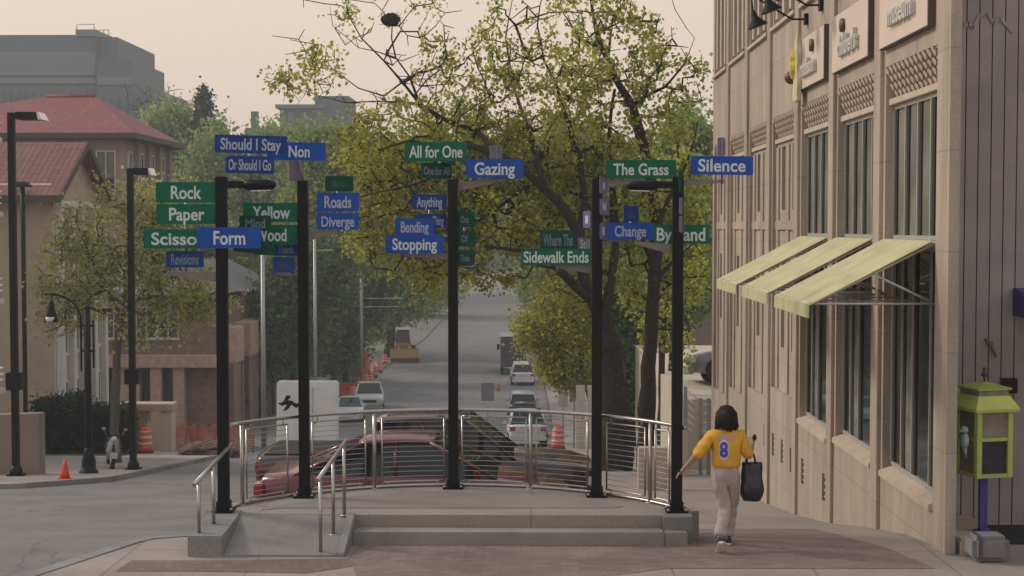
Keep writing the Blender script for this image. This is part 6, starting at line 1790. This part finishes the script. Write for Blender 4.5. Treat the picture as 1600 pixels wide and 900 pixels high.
blobs = [B(790, 320, D + 1, 140, 85, 330), B(690, 310, D + 1.5, 110, 90, 120), B(800, 250, D + 1.5, 120, 50, 130), B(660, 300, D + .5, 110, 80, 220), B(600, 250, D, 70, 50, 75), B(720, 205, D + 1, 110, 50, 150), B(880, 240, D + 1.5, 120, 75, 170), B(880, 350, D + 2, 100, 80, 140),
         B(660, 425, D, 50, 50, 52), B(760, 415, D, 80, 40, 46), B(600, 370, D, 55, 60, 60), B(860, 130, D + .5, 110, 55, 70), B(740, 125, D + .5, 80, 45, 42), B(800, 40, D, 90, 60, 26), B(570, 205, D - 1, 50, 35, 26), B(480, 128, D - 1.5, 60, 22, 13), B(500, 80, D - 1, 28, 34, 10), B(690, 90, D - 1, 60, 40, 14), B(620, 170, D - 1, 60, 22, 16), B(440, 122, D - 1.2, 28, 12, 5), B(530, 15, D - 1, 60, 25, 5), B(640, 10, D - 1, 50, 20, 4), B(960, 280, D + 1.5, 80, 80, 80), B(900, 430, D + 1, 70, 50, 48)]
paths = [paths[0]] + [[(a_, r_ * .78) for a_, r_ in p_] for p_ in paths[1:]]
big = tree('spreading_tree', 'big spreading spring tree with dark leaning trunk behind the right half of the railing', paths, blobs, 22, .18, .118, LEAF_SPRING, BARK, 11, 'trees by the museum pavement', tip=.009,
           twig_bare=[B(570, 90, D - 1, 110, 80, 46), B(640, 60, D - 1, 60, 60, 34), B(490, 110, D - 1, 60, 50, 22), B(760, 60, D, 80, 60, 40), B(860, 70, D, 90, 60, 40), B(780, 250, D, 180, 90, 110), B(720, 150, D, 120, 60, 60)])
ns = thing('squirrel_nest', 'dark ragged twig nest high in the bare branches against the sky', 'nest', P(611, 38, D - 1.5))
c = P(611, 31, D - 1.5); m = MB(); m.ball(c, (.25, .22, .17), 14, 8, jit=.22)
for i in range(40):
    a = random.uniform(0, 6.28); q = Vector((math.cos(a) * .24, random.uniform(-.2, .2), random.uniform(-.15, .15))); t_ = Vector((random.uniform(-1, 1), random.uniform(-1, 1), random.uniform(-.8, .8))) * .14
    m.tube([c + q - t_, c + q + t_], .007, 4)
m.build('twig_ball', pm('nest_brown', (.02, .014, .01), .95, var=.3, scale=20), ns)
# second, straighter tree just to its right
D = 44
base = GX(1010, D, -.2)
paths = [[(base, .30), (P(1010, 640, D), .26), (P(1016, 540, D), .22), (P(1022, 440, D), .20), (P(1027, 350, D), .18), (P(1018, 290, D), .165), (P(1003, 220, D), .15), (P(988, 165, D), .13), (P(962, 125, D), .10), (P(940, 75, D), .075), (P(926, 20, D), .05), (P(920, -30, D), .03)],
    path(D, [(988, 165, .08), (1010, 150, .06), (1040, 135, .04), (1070, 100, .025), (1085, 60, .012)], -1), path(D, [(962, 125, .07), (950, 90, .05), (955, 40, .03), (975, 0, .015)], 1),
    path(D, [(940, 75, .045), (905, 60, .03), (880, 20, .02), (870, -20, .01)], 1), path(D, [(1027, 350, .10), (1050, 300, .07), (1075, 250, .04), (1090, 190, .02)], 1), path(D, [(1020, 400, .08), (985, 340, .06), (970, 290, .03)], -1),
    path(D, [(1022, 440, .08), (1060, 400, .05), (1085, 380, .02)], 1)]
blobs = [B(950, 100, D, 90, 85, 150), B(1030, 180, D, 60, 60, 75), B(1080, 130, D, 28, 70, 18), B(930, 10, D, 80, 40, 40), B(1010, 60, D, 45, 50, 30), B(1050, 300, D + 1, 55, 70, 110), B(1000, 420, D + 1, 60, 80, 120), B(1075, 420, D + 2, 35, 60, 50), B(960, 330, D + 1, 60, 70, 90), B(1040, 530, D + 2, 40, 60, 40)]
tree('tall_tree', 'tall slender tree right of the big trunk rising beside the museum', paths, [(c_, r_, int(n_ * .62)) for c_, r_, n_ in blobs], 22, .17, .13, LEAF_SPRING, BARK, 12, 'trees by the museum pavement', tip=.009, twig_bare=[B(1060, 100, D, 40, 60, 24), B(960, 60, D, 90, 70, 60)])
D = 50
for i, (px, lb) in enumerate(((1032, 'thin dark trunk right of the tall slender tree'), (1048, 'thinnest dark trunk nearest the right black post'))):
    tree('thin_tree', lb, [[(GX(px, D + i, -.2), .13), (P(px + 2, 560, D + i), .11), (P(px + 10, 440, D + i), .09), (P(px + 6, 330, D + i), .05)]], [B(px + 14, 400, D + i, 40, 90, 70), B(px + 30, 300, D + i, 30, 60, 30)], 14, .26, .22, LEAF_MID, BARK, 30 + i, 'trees by the museum pavement')
# low yellow green tree over the parked cars
D = 62
tree('low_tree', 'low yellow green tree overhanging the parked cars on the right', [[(GX(925, D, -.2), .16), (P(922, 620, D), .13), (P(905, 560, D), .10), (P(860, 520, D), .06), (P(820, 500, D), .03)], path(D, [(905, 560, .08), (900, 500, .06), (880, 460, .03)])],
     [B(872, 510, D, 66, 42, 190), B(866, 560, D, 34, 36, 90), B(900, 560, D, 50, 50, 120), B(890, 470, D, 55, 40, 100), B(828, 525, D, 22, 28, 26), B(885, 595, D, 34, 18, 34)], 24, .24, .14, LEAF_YELLOW, BARK, 13, 'trees by the museum pavement')
# young tree in front of the red roofed house
D = 46
base = GX(180, D, -.1)
tree('young_tree', 'young pale green street tree in front of the buff building', [[(base, .17), (P(180, 620, D), .14), (P(184, 540, D), .12), (P(192, 500, D), .11)], path(D, [(192, 500, .08), (165, 450, .06), (140, 400, .04), (120, 350, .02)], -.8), path(D, [(192, 500, .08), (198, 430, .065), (200, 360, .045), (205, 310, .02)]),
     path(D, [(192, 500, .07), (230, 450, .05), (265, 420, .035), (300, 400, .02)], .8), path(D, [(198, 430, .045), (160, 370, .03), (160, 310, .015)], .5), path(D, [(200, 400, .045), (240, 350, .03), (255, 310, .015)], -.5)],
     [B(190, 370, D, 110, 75, 330), B(120, 430, D, 60, 90, 150), B(270, 450, D, 70, 60, 150), B(210, 310, D, 60, 30, 60), B(200, 460, D, 110, 40, 90), B(310, 480, D, 40, 30, 35), B(90, 500, D, 30, 40, 22), B(230, 520, D, 60, 25, 26), B(340, 470, D, 30, 24, 20), B(60, 440, D, 26, 30, 12)], 15, .23, .115, LEAF_PALE, BARK_PALE, 14)
# trees standing behind in the haze
GB = 'hazy trees standing behind the street'
def back_tree(name, lb, px, D, blobs, lm, per=22, cr=.55, size=.5, seed=0, tr=.28):
    per, size = int(per * 1.7), size * .66
    b0 = GX(px, D, -.3); top = min(b[0].z for b in blobs)
    tops = max(blobs, key=lambda b: b[0].z)[0]
    mid = blobs[0][0]
    tree(name, lb, [[(b0, tr), ((b0 + Vector((mid.x, D, mid.z)) * 1.0) * .5, tr * .75), (Vector((mid.x, D, mid.z)), tr * .5), (Vector((tops.x, D, tops.z)), tr * .15)]], blobs, per, cr, size, lm, BARK, seed, GB, tip=.02, seglen=1.0)
back_tree('shade_tree', 'hazy round tree behind the red roof, left of the conifer', 262, 150, [B(258, 205, 150, 35, 45, 90), B(300, 250, 150, 50, 70, 130), B(262, 300, 150, 50, 60, 90)], LEAF_MID, seed=41, size=.6, cr=.7)
back_tree('shade_tree', 'hazy olive tree behind the should I stay sign', 395, 135, [B(390, 290, 135, 60, 70, 170), B(340, 260, 135, 45, 70, 110), B(430, 240, 135, 40, 40, 70), B(420, 360, 135, 70, 60, 130)], LEAF_MID, seed=42, size=.6, cr=.7)
back_tree('shade_tree', 'hazy tree with spring leaves behind the roads diverge signs', 520, 105, [B(530, 270, 105, 60, 80, 170), B(500, 340, 105, 70, 70, 150), B(580, 330, 105, 60, 90, 150), B(480, 230, 105, 30, 40, 36)], LEAF_MID, seed=43, size=.5, cr=.6)
back_tree('shade_tree', 'dark tree above the white trailer behind the yellow wood sign', 455, 92, [B(460, 470, 92, 60, 70, 190), B(450, 540, 92, 45, 50, 120), B(500, 420, 92, 60, 60, 120)], LEAF_DARK, seed=44, size=.42, cr=.5)
back_tree('shade_tree', 'dark tree on the left kerb behind the grey utility pole', 540, 118, [B(540, 470, 118, 55, 75, 190), B(520, 540, 118, 45, 40, 110), B(590, 430, 118, 50, 60, 120)], LEAF_DARK, seed=45, size=.5, cr=.6)
back_tree('shade_tree', 'dark stemmed tree beside the yellow loader on the left kerb', 606, 140, [B(620, 450, 140, 55, 50, 140), B(650, 400, 140, 60, 60, 150), B(600, 500, 140, 25, 30, 36)], LEAF_MID, seed=46, size=.6, cr=.7, tr=.45)
back_tree('shade_tree', 'olive tree farther up the left side of the street', 655, 190, [B(660, 440, 190, 50, 50, 140), B(690, 390, 190, 50, 60, 150), B(690, 310, 190, 70, 60, 190), B(660, 250, 190, 50, 40, 90), B(730, 260, 190, 60, 50, 120)], LEAF_MID, seed=47, size=.8, cr=.9)
back_tree('shade_tree', 'far tree closing the view at the top of the street', 770, 330, [B(770, 385, 330, 70, 40, 220), B(700, 390, 330, 60, 40, 180), B(850, 390, 330, 70, 45, 200)], LEAF_MID, seed=48, size=1.3, cr=1.5)
back_tree('shade_tree', 'shady tree on the right side of the far street behind the black truck', 838, 150, [B(860, 440, 150, 50, 50, 130), B(900, 480, 150, 60, 60, 150), B(850, 490, 150, 25, 30, 30), B(890, 370, 150, 90, 60, 220), B(860, 280, 150, 90, 60, 200), B(930, 260, 150, 70, 60, 150), B(890, 215, 150, 50, 35, 70)], LEAF_MID, seed=49, size=.6, cr=.7)
back_tree('shade_tree', 'leafy tree between the right black post and the museum corner', 1075, 75, [B(1070, 230, 75, 45, 60, 110), B(1090, 300, 75, 40, 60, 70), B(1050, 420, 75, 60, 90, 190), B(1095, 420, 75, 30, 70, 40), B(1010, 330, 75, 60, 80, 140)], LEAF_MID, seed=50, size=.4, cr=.45)
back_tree('shade_tree', 'dark understorey tree behind the big trunk', 985, 66, [B(985, 570, 66, 60, 70, 200), B(950, 480, 66, 60, 70, 150), B(1050, 600, 66, 50, 50, 120)], LEAF_DARK, seed=51, size=.35, cr=.4)
back_tree('shade_tree', 'green tree behind the house on the left above the brick town houses', 330, 112, [B(310, 400, 112, 60, 80, 170), B(360, 420, 112, 50, 50, 100), B(270, 340, 112, 40, 60, 70)], LEAF_MID, seed=52, size=.5, cr=.6)
# conifer
D = 148
b0 = GX(322, D, -.3); zt = P(321, 140, D).z
rng = np.random.default_rng(5); bl = []
for i in range(14):
    f_ = i / 13; bl.append((Vector((b0.x, D, zt - .4 - f_ * 9.5)), (.35 + 2.6 * f_, .35 + 2.6 * f_, .35), int(10 + 34 * f_)))
tree('conifer', 'dark pointed conifer on the skyline above the trees', [[(b0, .3), (Vector((b0.x, D, zt - 6)), .15), (Vector((b0.x, D, zt)), .03)]], bl, 16, .32, .40, LEAF_CONIFER, BARK, 6, GB, tip=.015, seglen=.8)
# bare twiggy tree between conifer and block
D = 160
b0 = GX(245, D, -.3)
tree('bare_tree', 'bare twiggy treetop on the skyline beside the grey block', [[(b0, .3), (P(245, 250, D), .2), (P(243, 170, D), .08)]], [B(225, 190, D, 30, 40, 14)], 8, .4, .35, LEAF_BRONZE, BARK_PALE, 8, GB, tip=.025, seglen=1., twig_bare=[B(235, 165, D, 40, 35, 110), B(285, 160, D, 40, 25, 60)])
# clipped hedge
def hedge(name, lb, cx0, cx1, ytop, D, dep, n_, seed):
    b0 = GX((cx0 + cx1) / 2, D); r = thing(name, lb, 'hedge', b0)
    x0, x1 = P(cx0, 0, D).x, P(cx1, 0, D).x; zt = P(0, ytop, D).z; zb = TZ(D)
    rng = np.random.default_rng(seed)
    c = np.stack([rng.uniform(x0, x1, n_), rng.uniform(D, D + dep, n_), rng.uniform(zb + .1, zt, n_)], axis=1)
    hh = zt - .25 * (np.sin(c[:, 0] * 1.7) * .5 + .5); c[:, 2] = np.minimum(c[:, 2], hh)
    v, f = leaf_mesh(c, 9, .12, .11, rng); cen = (v.min(0) + v.max(0)) / 2
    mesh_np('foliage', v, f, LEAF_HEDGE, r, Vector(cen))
    m = MB()
    for i in range(int((x1 - x0) / .5)): x = x0 + .3 + i * .5; m.tube([(x, D + dep / 2, zb - .1), (x + .1, D + dep / 2, zb + .9)], .035, 5)
    m.box((x0 + .2, D + .22, zb), (x1 - .2, D + dep - .2, zt - .5)); m.build('stems', pm('hedge_core', (.006, .008, .005), 1.0, var=0) if 'hedge_core' not in MATS else MATS['hedge_core'], r)
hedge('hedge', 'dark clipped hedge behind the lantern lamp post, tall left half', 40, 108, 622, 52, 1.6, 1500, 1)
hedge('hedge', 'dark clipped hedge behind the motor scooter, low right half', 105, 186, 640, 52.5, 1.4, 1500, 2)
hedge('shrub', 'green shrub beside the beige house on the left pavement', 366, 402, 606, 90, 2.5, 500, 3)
# low raised grass bed under the hedge
drape('lawn', [(P(36, 0, 51).x, 50.5), (P(190, 0, 51).x, 50.5), (P(190, 0, 51).x, 57), (P(20, 0, 51).x, 57)], .006, pm('lawn_green', (.035, .05, .02), .9, var=.3, scale=9))
# wooded rise behind everything
hl = MB(); rings = []
for i in range(25):
    x = -330 + 660 * i / 24; h_ = 15 + 3 * math.sin(i * 1.1) + 2 * math.sin(i * 2.7)
    rings.append([Vector((x, 360, -13)), Vector((x, 400, h_ * .45 - 6)), Vector((x, 460, h_ - 6)), Vector((x, 560, h_ - 4)), Vector((x, 600, -13))])
hl.rings(rings); o = hl.build('hill', pm('wooded_hill', (.05, .06, .03), .95, var=.4, scale=.12, bump=1, bscale=.5, world=True)); o['kind'] = 'structure'

# ================================================================== HAZE
HAZE = 0.00095
hm = bpy.data.materials.new('haze'); hm.use_nodes = True
n = hm.node_tree.nodes; l = hm.node_tree.links
n.remove(n['Principled BSDF'])
pv = n.new('ShaderNodeVolumePrincipled'); pv.inputs['Density'].default_value = HAZE; pv.inputs['Color'].default_value = (.84, .92, .98, 1); pv.inputs['Anisotropy'].default_value = .1
l.new(pv.outputs[0], n['Material Output'].inputs['Volume'])
hz = MB().box((-280, -30, -16.5), (280, 920, 42)).build('haze', hm); hz['kind'] = 'stuff'
